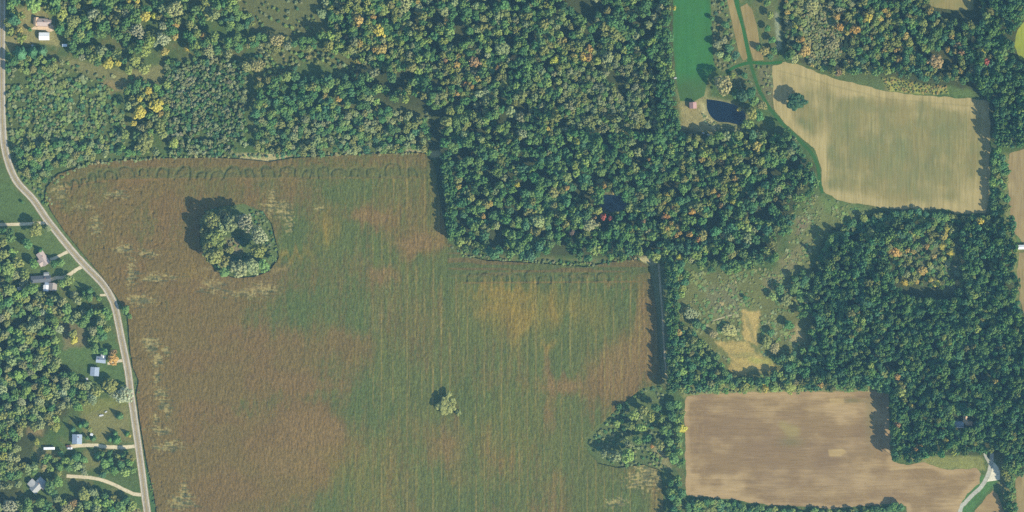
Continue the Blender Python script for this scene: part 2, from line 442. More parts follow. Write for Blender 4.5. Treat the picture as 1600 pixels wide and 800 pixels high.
    # clearings right of the big field
    area([(1240, 340), (1275, 305), (1300, 316), (1345, 324), (1360, 333), (1330, 348), (1300, 355), (1285, 370), (1270, 400), (1260, 420), (1235, 440), (1200, 432), (1230, 390)], (0.135, 0.145, 0.065), 5, 0.95)
    area([(1245, 343), (1268, 340), (1262, 355), (1245, 368)], (0.19, 0.14, 0.10), 4, 0.9)
    area([(1215, 405), (1250, 385), (1270, 365), (1262, 395), (1240, 425), (1222, 432)], (0.19, 0.155, 0.095), 5, 0.7)
    area([(1280, 308), (1345, 320), (1350, 330), (1290, 332)], (0.12, 0.16, 0.06), 4, 0.8)
    area([(1075, 425), (1200, 425), (1250, 430), (1268, 470), (1272, 560), (1240, 590), (1150, 590), (1120, 560), (1100, 530), (1065, 500)], (0.140, 0.138, 0.058), 5, 0.95)
    area([(1100, 450), (1150, 440), (1160, 480), (1150, 500), (1110, 490)], (0.155, 0.14, 0.09), 8, 0.8)
    area([(1190, 430), (1225, 430), (1215, 450), (1192, 455)], (0.19, 0.155, 0.10), 6, 0.7)
    area([(1160, 486), (1187, 485), (1184, 512), (1184, 538), (1162, 532)], (0.40, 0.275, 0.125), 2.2, 1.0, 9)
    area([(1119, 535), (1166, 532), (1180, 548), (1214, 572), (1205, 580), (1180, 577), (1156, 586), (1140, 580), (1145, 562)], (0.38, 0.27, 0.12), 2.5, 1.0, 11)
    area([(1162, 490), (1168, 492), (1176, 514), (1182, 536), (1176, 534), (1166, 508)], (0.21, 0.18, 0.09), 2, .6, 4)
    area([(1140, 553), (1195, 549), (1200, 555), (1150, 560)], (0.22, 0.19, 0.085), 2, .6, 5)
    area([(1168, 558), (1205, 560), (1210, 572), (1175, 568)], (0.30, 0.28, 0.09), 3, .7, 6)
    area([(1230, 525), (1245, 505), (1258, 530), (1235, 535)], (0.33, 0.25, 0.15), 4, 0.9)
    area([(1250, 472), (1256, 485), (1245, 486), (1240, 478)], (0.33, 0.25, 0.15), 3, 0.9)
    area([(1100, 555), (1128, 553), (1125, 558)], (0.2, 0.2, 0.1), 2, 0.8)
    # margins of the brown field
    area([(1066, 605), (1370, 603), (1366, 613), (1066, 622)], (0.26, 0.23, 0.11), 3, 0.8)
    area([(1408, 716), (1470, 712), (1535, 713), (1540, 735), (1470, 732)], (0.22, 0.21, 0.085), 3, 0.95, 4)
    area([(1500, 780), (1532, 742), (1545, 748), (1562, 750), (1548, 765), (1525, 790), (1510, 830), (1490, 830)], (0.075, 0.15, 0.055), 2, 1.0, 2)
    area([(1562, 700), (1580, 740), (1588, 800), (1572, 800), (1560, 760)], (0.2, 0.17, 0.1), 4, 0.8)
    area([(1570, 240), (1578, 240), (1576, 300), (1585, 365), (1600, 384), (1592, 394), (1588, 440), (1596, 500), (1585, 470), (1582, 390), (1570, 330)], (0.2, 0.2, 0.09), 3, 0.9)
    area([(1582, 345), (1600, 370), (1600, 385), (1586, 378)], (0.09, 0.14, 0.055), 2, 0.9)
    area([(1420, 365), (1500, 365), (1510, 445), (1480, 460), (1440, 440), (1410, 420)], (0.15, 0.15, 0.09), 8, 0.9)
    area([(1462, 428), (1478, 428), (1496, 448), (1492, 456), (1476, 445)], (0.2, 0.2, 0.15), 3, 0.8)
    area([(935, 288), (948, 290), (952, 300), (945, 306), (934, 304), (928, 312), (925, 300)], (0.19, 0.18, 0.12), 3, 0.8)
    return c

def make_ground():
    dx = np.arange(-130, 1731, 2.4); dy = np.arange(-130, 931, 2.4)
    far = np.array([-9600, -6000, -3500, -2000, -1100, -600, -350, -220])
    gx = np.concatenate([far + 0, dx, 1600 - far[::-1]]); gy = np.concatenate([far, dy, 800 - far[::-1]])
    X, Y = np.meshgrid(gx, gy); nx, ny = len(gx), len(gy)
    x = X.ravel(); y = Y.ravel()
    v = np.stack([(x - 800) * S, (400 - y) * S, np.zeros_like(x)], 1)
    i = np.arange(nx * ny).reshape(ny, nx)
    f = np.stack([i[:-1, :-1].ravel(), i[1:, :-1].ravel(), i[1:, 1:].ravel(), i[:-1, 1:].ravel()], 1)
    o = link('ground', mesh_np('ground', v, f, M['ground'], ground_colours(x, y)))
    o['kind'] = 'structure'
    return o
make_ground()

def sheet(name, poly, res, colour, height, mat, holes=(), z=0.03, skirt=False):
    xs = [p[0] for p in poly]; ys = [p[1] for p in poly]
    gx = np.arange(min(xs) - res, max(xs) + 2 * res, res); gy = np.arange(min(ys) - res, max(ys) + 2 * res, res)
    X, Y = np.meshgrid(gx, gy); nx, ny = len(gx), len(gy)
    x = X.ravel().copy(); y = Y.ravel().copy()
    sd, qx, qy = poly_sd(x, y, poly, True)
    for h in holes:
        s2, hx, hy = poly_sd(x, y, h, True)
        use = -s2 > sd
        sd = np.where(use, -s2, sd); qx = np.where(use, hx, qx); qy = np.where(use, hy, qy)
    ins = sd <= 0
    i = np.arange(nx * ny).reshape(ny, nx)
    f = np.stack([i[:-1, :-1].ravel(), i[1:, :-1].ravel(), i[1:, 1:].ravel(), i[:-1, 1:].ravel()], 1)
    keep = ins[f].sum(1) >= 2
    f = f[keep]
    out = ~ins
    x = np.where(out, qx, x); y = np.where(out, qy, y)
    used, inv = np.unique(f.ravel(), return_inverse=True)
    f = inv.reshape(-1, 4); x = x[used]; y = y[used]; sdu = sd[used]
    zz = z + height(x, y, np.minimum(sdu, 0))
    c = colour(x, y, np.minimum(sdu, 0))
    v = np.stack([(x - 800) * S, (400 - y) * S, zz], 1)
    if skirt:
        e = np.concatenate([f[:, [0, 1]], f[:, [1, 2]], f[:, [2, 3]], f[:, [3, 0]]])
        key = np.sort(e, 1); _, first, cnt = np.unique(key[:, 0] * 10_000_000 + key[:, 1], return_index=True, return_counts=True)
        be = e[first[cnt == 1]]
        bv = np.unique(be); mp = {int(b): k + len(v) for k, b in enumerate(bv)}
        lo = v[bv].copy(); lo[:, 2] = 0.0
        nf = np.array([[b, a, mp[int(a)], mp[int(b)]] for a, b in be])
        v = np.concatenate([v, lo]); f = np.concatenate([f, nf]); c = np.concatenate([c, c[bv]])
    return link(name, mesh_np(name, v, f, mat, c))

# ---- the big ripening field
ARCS = [(172 + 27.5 * k + 4 * math.sin(k * 5.3), 272 - 2.6 * math.sin(k * 0.9) - 0.12 * k, 9.0 + 3 * math.sin(k * 2.1)) for k in range(18)]
ARCS += [(104 + 13 * k, 289 - 4.5 * k, 5 + 2 * math.sin(k * 3)) for k in range(5)]
ARCS += [(738 + 22.5 * k, 434 + 1.2 * math.sin(k * 1.3), 8.5 + 1.5 * math.sin(k * 1.7)) for k in range(10)]
def arc_mask(x, y):
    m = np.zeros(len(x)); rr_ = random.Random(5)
    for cx, cy, r in ARCS:
        sq = rr_.uniform(.75, 1.5); sk = rr_.uniform(-.35, .35); am_ = rr_.uniform(.8, 1); cy += rr_.uniform(-2, 2)
        i = np.where((np.abs(x - cx) < r + 4) & (y > cy - r - 4) & (y < cy + 7))[0]
        if not len(i): continue
        w = 1.15 + 0.7 * vnoise(x[i] / 3, y[i] / 3, 5)
        rr = np.hypot((x[i] - cx) - sk * (y[i] - cy), np.minimum(y[i] - cy, 0) * sq) + 2.2 * (vnoise(x[i] / 6, y[i] / 6, int(cx)) - .5)
        m[i] = np.maximum(m[i], sstep(2.0, 0.4, np.abs(rr - r) / w) * sstep(0.12, 0.45, vnoise(x[i] / 5, y[i] / 5, 8)) * am_)
    return m
PALE = [(232, 532, 12, 3), (258, 548, 5, 5), (246, 590, 4, 10), (254, 628, 5, 8), (243, 655, 4, 6), (252, 672, 8, 4), (286, 770, 5, 12), (150, 352, 6, 10), (225, 395, 18, 3), (205, 425, 6, 14), (130, 322, 12, 3), (440, 335, 12, 5), (425, 315, 4, 12), (452, 350, 5, 8), (330, 448, 12, 6), (375, 458, 20, 4), (350, 442, 8, 4), (1008, 742, 16, 12), (995, 755, 10, 6), (192, 388, 11, 5), (220, 468, 17, 5), (235, 541, 8, 9), (245, 562, 7, 6), (250, 612, 9, 6), (262, 697, 17, 5), (285, 785, 15, 7), (262, 640, 4, 7),
        (500, 326, 8, 2.5), (432, 322, 16, 4), (410, 452, 17, 6), (246, 434, 22, 4), (180, 303, 14, 4), (95, 300, 10, 6), (963, 785, 12, 4), (1010, 745, 22, 10)]
GREEN = [(560, 290, 60, 30, .55), (560, 370, 70, 30, .65), (460, 365, 30, 50, .7), (470, 480, 90, 35, .6), (640, 450, 60, 40, .35), (760, 420, 70, 22, .6),
         (900, 425, 110, 18, .6), (840, 500, 9, 70, .9), (900, 520, 60, 50, .75), (940, 450, 60, 45, .5), (740, 500, 40, 60, .65), (640, 605, 70, 40, .6), (880, 570, 40, 50, .8),
         (900, 700, 120, 40, .6), (780, 640, 70, 40, .55), (420, 580, 60, 25, .3), (560, 680, 40, 60, .6), (700, 770, 120, 40, .4), (390, 640, 75, 14, .9), (300, 660, 60, 12, .5), (450, 620, 60, 14, .6),
         (520, 780, 60, 30, .45), (960, 775, 50, 30, .7), (690, 300, 20, 40, .4), (740, 450, 30, 20, .5), (400, 290, 30, 25, .4), (150, 300, 40, 25, .25), (880, 640, 40, 50, .5),
         (1000, 600, 25, 20, .6), (110, 330, 20, 25, .4)]
BROWN = [(250, 560, 160, 110, .9), (340, 730, 150, 70, .8), (490, 672, 52, 34, 1.6), (460, 720, 50, 40, .9), (180, 330, 90, 40, .35), (240, 420, 70, 40, .6),
         (580, 338, 34, 9, 1.2), (655, 380, 36, 18, 1.2), (640, 395, 45, 12, .6), (600, 430, 25, 14, .8), (970, 570, 55, 45, 1.2), (1010, 480, 16, 70, 1.0), (950, 600, 40, 25, 1.0),
         (858, 580, 10, 40, 1.1), (880, 605, 40, 14, 1.2), (858, 650, 8, 40, .8), (700, 690, 22, 40, .5), (440, 600, 90, 25, .5), (240, 700, 60, 80, .5), (400, 250, 260, 6, .9),
         (620, 480, 20, 60, .4), (160, 260, 60, 10, .8), (960, 437, 60, 5, .9), (530, 540, 80, 20, .5)]
YELLOW = [(785, 455, 50, 10, 1.2), (800, 490, 40, 35, .9), (760, 480, 25, 10, .8), (860, 480, 12, 25, 1.0), (815, 505, 20, 25, .7), (890, 485, 35, 20, .5), (590, 268, 60, 8, .3),
          (510, 355, 14, 22, .9), (450, 400, 40, 8, .8), (855, 540, 10, 8, .9), (310, 428, 26, 7, .6), (935, 500, 20, 25, .3), (560, 740, 120, 60, .25), (800, 680, 70, 90, .25), (360, 270, 250, 6, .3)]
REDDISH = [(488, 672, 56, 36, .75), (450, 720, 58, 30, .6),  (580, 338, 42, 9, .85), (655, 380, 42, 17, .9), (690, 360, 9, 26, .7), (600, 432, 26, 16, .5), (972, 572, 44, 46, .7), (1008, 500, 18, 80, .5),
           (878, 606, 38, 11, .8), (858, 580, 9, 40, .6), (858, 655, 8, 36, .45), (480, 600, 60, 12, .35),  (220, 620, 25, 60, .3), (590, 470, 18, 60, .35), (710, 690, 30, 40, .4), (640, 770, 14, 40, .3)]
def crop_colour(x, y, sd):
    wx = x + (fbm(x / 14, y / 40, 31) - .5) * 26; wy = y + (fbm(x / 7, y / 45, 47, 5) - .5) * 46
    G = 0.20 + 0.50 * sstep(430, 640, x) - 0.04 * sstep(560, 760, y) + (fbm(x / 38, y / 50, 12) - .5) * 1.5 + (vnoise(x / 17, y / 120, 64) - .5) * .3
    Yl = np.zeros(len(x)); R = np.zeros(len(x))
    for cx, cy, rx, ry, k in GREEN: G += k * blob(wx, wy, cx, cy, rx, ry)
    for cx, cy, rx, ry, k in BROWN: G -= k * blob(wx, wy, cx, cy, rx, ry)
    for cx, cy, rx, ry, k in YELLOW: Yl += k * blob(wx, wy, cx, cy, rx, ry)
    G += (vnoise(x / 3.2, y / 90, 61) - .5) * 0.55 * sstep(380, 650, x) + (vnoise(x / 2.2, y / 30, 62) - .5) * 0.22
    G += (vnoise(x / 1.5, y / 3.0, 63) - .5) * 0.5
    ang = np.sin((x * 0.92 + y * 0.16) / 2.1 + 3 * fbm(x / 20, y / 20, 71))
    G += 0.07 * ang
    R = sstep(0.45, 0.7, fbm(x / 50, y / 40, 77)) * 0.5
    c = np.tile(np.array([[0.170, 0.128, 0.062]]), (len(x), 1))
    c = mixc(c, (0.190, 0.120, 0.068), R)
    c = mixc(c, (0.094, 0.134, 0.056), np.clip(G, 0, 1) * 1.0)
    c = mixc(c, (0.165, 0.152, 0.062), sstep(430, 620, x) * sstep(.3, .7, fbm(x / 30, y / 90, 79)) * .28)
    c = mixc(c, (0.270, 0.195, 0.055), np.clip(Yl + (vnoise(x / 2.5, y / 20, 88) - .5) * 0.35 * (Yl > .1), 0, 1) * 0.75)
    for cx, cy, rx, ry, k in REDDISH:
        rr = blob(x + (fbm(x / 9, y / 22, 33) - .5) * 22, y + (fbm(x / 6, y / 30, 49, 5) - .5) * 26, cx, cy, rx, ry)
        c = mixc(c, (0.225, 0.152, 0.088), sstep(.25, .7, rr) * k * (.7 + .5 * (vnoise(x / 2.2, y / 12, 92) - .5)))
    st = sstep(0.72, 0.9, vnoise(x / 1.6, y / 160, 90)) * sstep(520, 640, x) * sstep(0.35, 0.6, fbm(x / 90, y / 60, 91))
    c = mixc(c, (0.23, 0.19, 0.085), st * 0.75)
    tram = np.abs(((x + 2.0 * (fbm(x / 200, y / 60, 93) - .5) - 556) / 13.4 + .5) % 1 - .5) * 13.4
    c = mixc(c, (0.235, 0.195, 0.085), sstep(1.5, .4, tram) * sstep(540, 600, x) * sstep(.38, .62, vnoise(np.floor((x - 549) / 13.4), y / 55, 94)) * .62)
    rows = (vnoise(x / .85, y / 34, 98) - .5)
    c = c * (1 + .42 * rows * sstep(430, 600, x))[:, None]
    am = arc_mask(x, y)
    ins = np.zeros(len(x))
    for cx, cy, r in ARCS: ins = np.maximum(ins, blob(x, y, cx, cy - r * .3, r * .55, r * .6) * (r > 7))
    c = mixc(c, (0.20, 0.165, 0.09), ins * sstep(.35, .65, fbm(x / 5, y / 4, 107)) * .7)
    c = mixc(c, (0.075, 0.108, 0.062), am * 1.0)
    for cx, cy, rx, ry in PALE:
        i = np.where((np.abs(x - cx) < rx * 2.6) & (np.abs(y - cy) < ry * 3.4))[0]
        if len(i):
            b = blob(x[i], y[i], cx, cy, rx * 1.3, ry * 1.6) + (fbm(x[i] / 4, y[i] / 2.4, 95) - .5) * 2.6
            c[i] = mixc(c[i], (0.34, 0.30, 0.185), sstep(0.4, 0.9, b) * sstep(.05, .4, blob(x[i], y[i], cx, cy, rx * 1.5, ry * 2)) * 0.8)
            d = blob(x[i], y[i], cx + 2, cy + 1, rx * 1.4, ry * 1.8) + (vnoise(x[i] / 9, y[i] / 1.6, 96) - .5) * 2.2
            c[i] = mixc(c[i], (0.085, 0.105, 0.075), sstep(0.75, 1.1, d) * 0.7)
    # swath lines at the headlands, the trampled band below the tree island
    for ln, w in (([(92, 296), (150, 284), (260, 279), (655, 277)], 1.3), ([(725, 442), (1000, 440)], 1.2)):
        c = mixc(c, (0.23, 0.15, 0.075), sstep(w + 1, w - 1, line_d(x, y, ln)) * 0.6)
    rb = np.hypot((x - 372) * 0.95, y - 372)
    band = sstep(58, 64, rb) * sstep(92, 84, rb) * sstep(30, 50, y - 372)
    c = mixc(c, (0.17, 0.125, 0.08), band * (0.5 + 0.5 * np.sin(rb * 1.3 + 2 * vnoise(x / 9, y / 9, 97))) * 0.6)
    c = mixc(c, (0.26, 0.21, 0.125), band * sstep(0.55, 0.75, fbm(x / 8, y / 6, 99)) * 0.7)
    hb = sstep(259, 264, y) * sstep(281, 277, y) * (x < 690) * sstep(80, 140, x)
    c = mixc(c, (0.105, 0.125, 0.06), hb * (.25 + .6 * vnoise(x / 12, y / 5, 102)))
    head = sstep(268, 258, y) * (x < 690)
    c = mixc(c, (0.13, 0.115, 0.06), head * (0.5 + 0.5 * np.sin(y * 2.2 + 2 * vnoise(x / 30, y / 5, 101))) * 0.5)
    head2 = sstep(436, 424, y) * (x > 700)
    c = mixc(c, (0.095, 0.125, 0.058), head2 * 0.75)
    c = mixc(c, (0.16, 0.115, 0.065), head2 * sstep(0.5, 0.62, vnoise(x / 60, y / 4, 105)) * 0.7)
    tex = np.array([[1, 1, 1]]) * (0.82 + 0.36 * vnoise(x / 1.3, y / 2.6, 111))[:, None]
    return c * tex * 0.82
def crop_height(x, y, sd):
    h = 1.15 + 0.60 * (vnoise(x / 1.4, y / 4.6, 120) - .5) + 0.22 * (vnoise(x / 2.6, y / 9, 124) - .5)
    h += 0.25 * (fbm(x / 25, y / 25, 121) - .5)
    h -= 0.95 * arc_mask(x, y)
    for cx, cy, rx, ry in PALE:
        i = np.where((np.abs(x - cx) < rx * 2.4) & (np.abs(y - cy) < ry * 2.6))[0]
        if len(i): h[i] -= 0.5 * blob(x[i], y[i], cx, cy, rx, ry) * (0.5 + vnoise(x[i] / 3, y[i] / 2, 131))
    # ragged weather-beaten spots along the west side
    w = sstep(0.66, 0.8, fbm(x / 7, y / 4.5, 141)) * (sstep(300, 240, x) + 0.6 * sstep(300, 275, y) + 0.5 * blob(x, y, 370, 375, 110, 100))
    h -= np.clip(w, 0, 1) * 0.75
    return np.maximum(h, 0.08)
o = sheet('crop_field', F_MAIN, 1.2, crop_colour, crop_height, M['crop'], holes=(ISLAND,), z=0.02, skirt=True)
tag(o, 'large field of ripening brown and green crop right of the road', 'crop', kind='stuff')

# ---- tan stubble field
def tan_colour(x, y, sd):
    g = 0.15 + blob(x, y, 1400, 250, 110, 45) * .6 + blob(x, y, 1330, 180, 60, 40) * .35 + blob(x, y, 1480, 190, 60, 35) * .45 + blob(x, y, 1255, 195, 14, 10) * .7
    g += (fbm(x / 30, y / 26, 203) - .5) * 1.5 + (vnoise(x / 2.0, y / 60, 205) - .5) * .5 + (vnoise(x / 5.0, y / 90, 206) - .5) * .35
    t = blob(x, y, 1340, 140, 60, 12) + blob(x, y, 1240, 120, 25, 30) * .7 + blob(x, y, 1225, 170, 14, 22) + blob(x, y, 1285, 225, 12, 30) * .8 + blob(x, y, 1505, 165, 30, 12) + blob(x, y, 1520, 305, 30, 25) * .8
    t += sstep(-22, -2, sd) * .75 + (vnoise(x / 3, y / 50, 208) - .5) * .4 + (fbm(x / 24, y / 18, 209) - .5) * 1.1
    c = np.tile(np.array([[0.325, 0.27, 0.138]]), (len(x), 1))
    c = mixc(c, (0.22, 0.23, 0.12), np.clip(g, 0, 1) * 1.0)
    c = mixc(c, (0.50, 0.40, 0.24), np.clip(t * 1.25, 0, 1) * .9)
    c = mixc(c, (0.25, 0.225, 0.12), sstep(1.6, 0.6, np.abs(line_d(x, y, [(1215, 110), (1306, 135), (1386, 155), (1523, 166)]) - 0)) * .35)
    c = mixc(c, (0.25, 0.225, 0.12), (np.sin(x * 0.55 + 1.5 * vnoise(x / 12, y / 80, 221)) > .82) * .22)
    return c
o = sheet('stubble_field', F_TAN, 1.8, tan_colour, lambda x, y, s: 0.05 * vnoise(x / 2, y / 30, 211), M['tan'], z=0.03)
tag(o, kind='structure')

# ---- brown field
def brown_colour(x, y, sd):
    c = np.tile(np.array([[0.245, 0.19, 0.112]]), (len(x), 1))
    t = (fbm(x / 40, y / 16, 303) - .45) * 2.0 + (vnoise(x / 70, y / 1.8, 305) - .5) * .35 + (vnoise(x / 25, y / 2.6, 306) - .5) * .3 + (fbm(x / 18, y / 14, 307) - .5) * 1.2
    t += sstep(-12, -1, sd) * 1.0 + blob(x, y, 1340, 755, 60, 20) * .7 + blob(x, y, 1260, 617, 30, 8) + blob(x, y, 1310, 640, 20, 25) * .5 + blob(x, y, 1120, 760, 60, 25) * .5
    c = mixc(c, (0.40, 0.33, 0.21), np.clip(t * 1.2, 0, 1) * .8)
    d = (fbm(x / 50, y / 40, 309) - .42) * 1.6 + blob(x, y, 1270, 700, 90, 50) * .4 + blob(x, y, 1095, 650, 25, 40) * .5 - blob(x, y, 1300, 640, 60, 30) * .5
    c = mixc(c, (0.195, 0.145, 0.098), np.clip(d, 0, 1) * .85)
    g = blob(x, y, 1238, 674, 16, 13) + blob(x, y, 1222, 662, 10, 10) * .6
    c = mixc(c, (0.29, 0.27, 0.13), sstep(.3, .9, g) * .7)
    c = mixc(c, (0.16, 0.17, 0.085), blob(x, y, 1236, 690, 18, 8) * .6 + blob(x, y, 1330, 626, 22, 4) * .7 + blob(x, y, 1360, 650, 8, 40) * .5)
    for pl in ([(1294, 703), (1316, 701), (1322, 706), (1313, 713), (1296, 713)], [(1296, 622), (1318, 622), (1319, 632), (1297, 632)]):
        c = mixc(c, (0.41, 0.34, 0.19), sstep(1.5, -1, poly_sd(x, y, pl)) * .8)
    c = mixc(c, (0.42, 0.36, 0.23), sstep(2.6, 0.8, line_d(x, y, [(1392, 733), (1430, 730), (1453, 729)])) * .7)
    c = mixc(c, (0.33, 0.27, 0.15), (np.sin(sd * 1.5) > .75) * (sd > -30) * .3)
    return c
o = sheet('ploughed_field', F_BROWN, 1.8, brown_colour, lambda x, y, s: 0.06 * vnoise(x / 30, y / 1.8, 311), M['brown'], z=0.03)
tag(o, kind='structure')

def flat_field(name, poly, base, alt, mat, sx, sy, seed, z=0.03, k=.9):
    def colour(x, y, sd):
        c = np.tile(np.array([base]), (len(x), 1))
        return mixc(c, alt, np.clip((fbm(x / sx, y / sy, seed) - .35) * 2 * k, 0, 1))
    o = sheet(name, poly, 2.0, colour, lambda x, y, s: 0.03 * vnoise(x / 3, y / 3, seed + 1), mat, z=z)
    return tag(o, kind='structure')
def lawn_colour(x, y, sd):
    c = np.tile(np.array([[0.095, 0.215, 0.088]]), (len(x), 1))
    c = mixc(c, (0.070, 0.180, 0.064), np.clip((vnoise(x / 2.4, y / 120, 401) - .3) * 1.4, 0, 1) * .6)
    c = mixc(c, (0.10, 0.19, 0.07), np.clip((fbm(x / 25, y / 25, 402) - .45) * 2.5, 0, 1))
    c = mixc(c, (0.13, 0.15, 0.065), sstep(105, 145, y + (fbm(x / 10, y / 10, 403) - .5) * 25) * .85)
    return mixc(c, (0.13, 0.17, 0.07), sstep(-4, -0.5, sd) * .6)
tag(sheet('grass_strip', F_STRIP, 1.8, lawn_colour, lambda x, y, s: 0.03 * vnoise(x / 3, y / 3, 404), M['lawn'], z=0.03), kind='structure')
flat_field('meadow', F_NE, (0.36, 0.40, 0.06), (0.30, 0.35, 0.07), M['tan'], 10, 10, 411)
flat_field('upper_stubble_field', F_TOP, (0.34, 0.28, 0.14), (0.25, 0.25, 0.12), M['tan'], 20, 10, 412)
flat_field('right_stubble_field', F_E1, (0.35, 0.26, 0.16), (0.42, 0.33, 0.21), M['tan'], 9, 16, 413)
flat_field('right_ploughed_field', F_E2, (0.33, 0.25, 0.15), (0.42, 0.34, 0.2), M['tan'], 9, 16, 414)
flat_field('lower_right_field', F_SE, (0.33, 0.25, 0.15), (0.4, 0.31, 0.19), M['tan'], 9, 12, 415)
flat_field('lower_stubble_field', F_S2, (0.29, 0.23, 0.135), (0.33, 0.28, 0.15), M['brown'], 12, 9, 416)
HAY1 = [(1136, -90), (1146, -90), (1146, 0), (1158, 41), (1168, 91), (1161, 96), (1154, 80), (1145, 41), (1136, 0)]
HAY2 = [(1157, 11), (1167, 5), (1175, 14), (1183, 41), (1187, 69), (1194, 94), (1178, 95), (1172, 77), (1164, 41)]
flat_field('hay_strip', HAY1, (0.33, 0.25, 0.13), (0.4, 0.31, 0.17), M['tan'], 5, 20, 417, 0.04)
flat_field('hay_strip', HAY2, (0.33, 0.25, 0.13), (0.4, 0.3, 0.17), M['tan'], 5, 20, 418, 0.04)

# ---- ponds
def pond(name, poly):
    v = [(*W(*p), 0.04) for p in poly]
    me = bpy.data.meshes.new(name); me.from_pydata(v[::-1], [], [tuple(range(len(v)))]); me.materials.append(M['water']); me.update()
    return tag(link(name, me), kind='structure')
pond('pond', POND); pond('woodland_pond', POND2)

# ---- roads, drives and grass tracks
def strip(name, pts, width, mat, col, z, edges=None, kind='structure', parent=None, fade=0.0, seed=1):
    """pts map units, width metres; edges: list of (offset -1..1, colour)"""
    prof = edges or [(-1, col), (-0.4, col), (0.4, col), (1, col)]
    pts = np.array(pts, float); P = np.stack([(pts[:, 0] - 800) * S, (400 - pts[:, 1]) * S], 1)
    t = np.gradient(P, axis=0); t /= np.linalg.norm(t, axis=1)[:, None] + 1e-9
    nrm = np.stack([-t[:, 1], t[:, 0]], 1)
    k = len(prof); v = []; c = []
    for i in range(len(P)):
        for off, cc in prof:
            jit = (random.random() - .5) * fade if abs(off) == 1 else 0
            q = P[i] + nrm[i] * (off * width / 2 + jit)
            v.append((q[0], q[1], z)); c.append(cc)
    f = []
    for i in range(len(P) - 1):
        for j in range(k - 1):
            f.append((i * k + j, (i + 1) * k + j, (i + 1) * k + j + 1, i * k + j + 1))
    f = [q[::-1] for q in f]
    me = mesh_np(name, np.array(v), np.array(f), mat, np.array(c))
    o = link(name, me, parent)
    if parent is None: o['kind'] = kind
    return o
asph = (0.19, 0.165, 0.135); worn = (0.255, 0.225, 0.185); shoulder = (0.31, 0.26, 0.19); dark = (0.135, 0.118, 0.1)
road = strip('road', ROAD, 7.2, M['road'], asph, 0.06,
             [(-1, (0.2, 0.18, 0.11)), (-.84, shoulder), (-.74, shoulder), (-.68, asph), (-.5, worn), (-.3, worn), (-.18, asph), (-.05, dark), (.05, dark), (.18, asph), (.3, worn), (.5, worn), (.68, asph), (.74, shoulder), (.84, shoulder), (1, (0.2, 0.18, 0.11))], fade=0.3)
def offset_line(pts, off):
    pts = np.array(pts, float); t = np.gradient(pts, axis=0); t /= np.linalg.norm(t, axis=1)[:, None]
    return pts + np.stack([-t[:, 1], t[:, 0]], 1) * off / S
strip('edge_line', offset_line(ROAD, 2.45), 0.22, M['white_line'], (1, 1, 1), 0.07, parent=road)
strip('edge_line', offset_line(ROAD, -2.45), 0.22, M['white_line'], (1, 1, 1), 0.07, parent=road)
strip('centre_line', offset_line(ROAD, 0.12), 0.12, M['yellow_line'], (1, 1, 1), 0.07, parent=road)
strip('centre_line', offset_line(ROAD, -0.12), 0.12, M['yellow_line'], (1, 1, 1), 0.07, parent=road)
gravel = (0.43, 0.38, 0.29); gedge = (0.25, 0.23, 0.14)
gp = [(-1, gedge), (-.7, gravel), (.7, gravel), (1, gedge)]
for pts, w in (([(-90, 352), (0, 351), (40, 350), (68, 348), (73, 345)], 3.2),
               ([(111, 391), (100, 396), (88, 402), (78, 406)], 3.0),
               ([(131, 415), (120, 421), (110, 428), (98, 434), (88, 434), (80, 437)], 3.4),
               ([(170, 460), (163, 461), (156, 461)], 2.2),
               ([(194, 563), (186, 564), (176, 567), (168, 568)], 2.8),
               ([(203, 609), (194, 610), (190, 611)], 2.4),
               ([(214, 697), (190, 699), (165, 698), (150, 696), (130, 696), (108, 698)], 3.6),
               ([(223, 773), (210, 772), (196, 766), (180, 758), (162, 751), (145, 747), (125, 745), (104, 744)], 3.4)):
    strip('driveway', smooth_line(pts, 5), w, M['road'], gravel, 0.05, gp, fade=0.4)
ag = (0.30, 0.30, 0.28)
strip('farm_track', smooth_line([(1490, 880), (1500, 800), (1508, 786), (1520, 773), (1532, 762), (1541, 748), (1546, 735), (1549, 720), (1550, 708)], 5), 4.0, M['road'], ag, 0.06,
      [(-1, (0.2, 0.2, 0.13)), (-.8, ag), (.8, ag), (1, (0.2, 0.2, 0.13))], fade=0.3)
strip('farm_track', smooth_line([(1538, 708), (1541, 715), (1546, 724)], 5), 2.4, M['road'], ag, 0.055, fade=0.3)
gp2 = (0.50, 0.48, 0.42)
def pad(name, poly, col):
    o = sheet(name, poly, 1.5, lambda x, y, s: np.tile(np.array([col]), (len(x), 1)) * (0.85 + .3 * fbm(x / 4, y / 4, 501))[:, None], lambda x, y, s: 0 * x, M['road'], z=0.045)
    return tag(o, kind='structure')
pad('gravel_yard', [(1550, 721), (1555, 724), (1560, 730), (1562.5, 736), (1562.5, 749), (1555, 751), (1546, 752), (1538, 754), (1545, 740)], gp2)
pad('gravel_yard', [(56, 40), (72, 42), (83, 38), (84, 48), (78, 50), (58, 46), (46, 46)], (0.46, 0.36, 0.27))
gg = (0.065, 0.16, 0.05); gge = (0.12, 0.15, 0.06)
gtp = [(-1, gge), (-.6, gg), (.6, gg), (1, gge)]
strip('grass_track', smooth_line([(1149, -90), (1151, 0), (1160, 45), (1167, 75), (1172, 97)], 5), 4.6, M['lawn'], gg, 0.045, gtp, fade=.4)
strip('grass_track', smooth_line([(1135, 113), (1150, 104), (1172, 98), (1195, 99), (1222, 97)], 5), 3.0, M['lawn'], gg, 0.05, gtp, fade=.4)
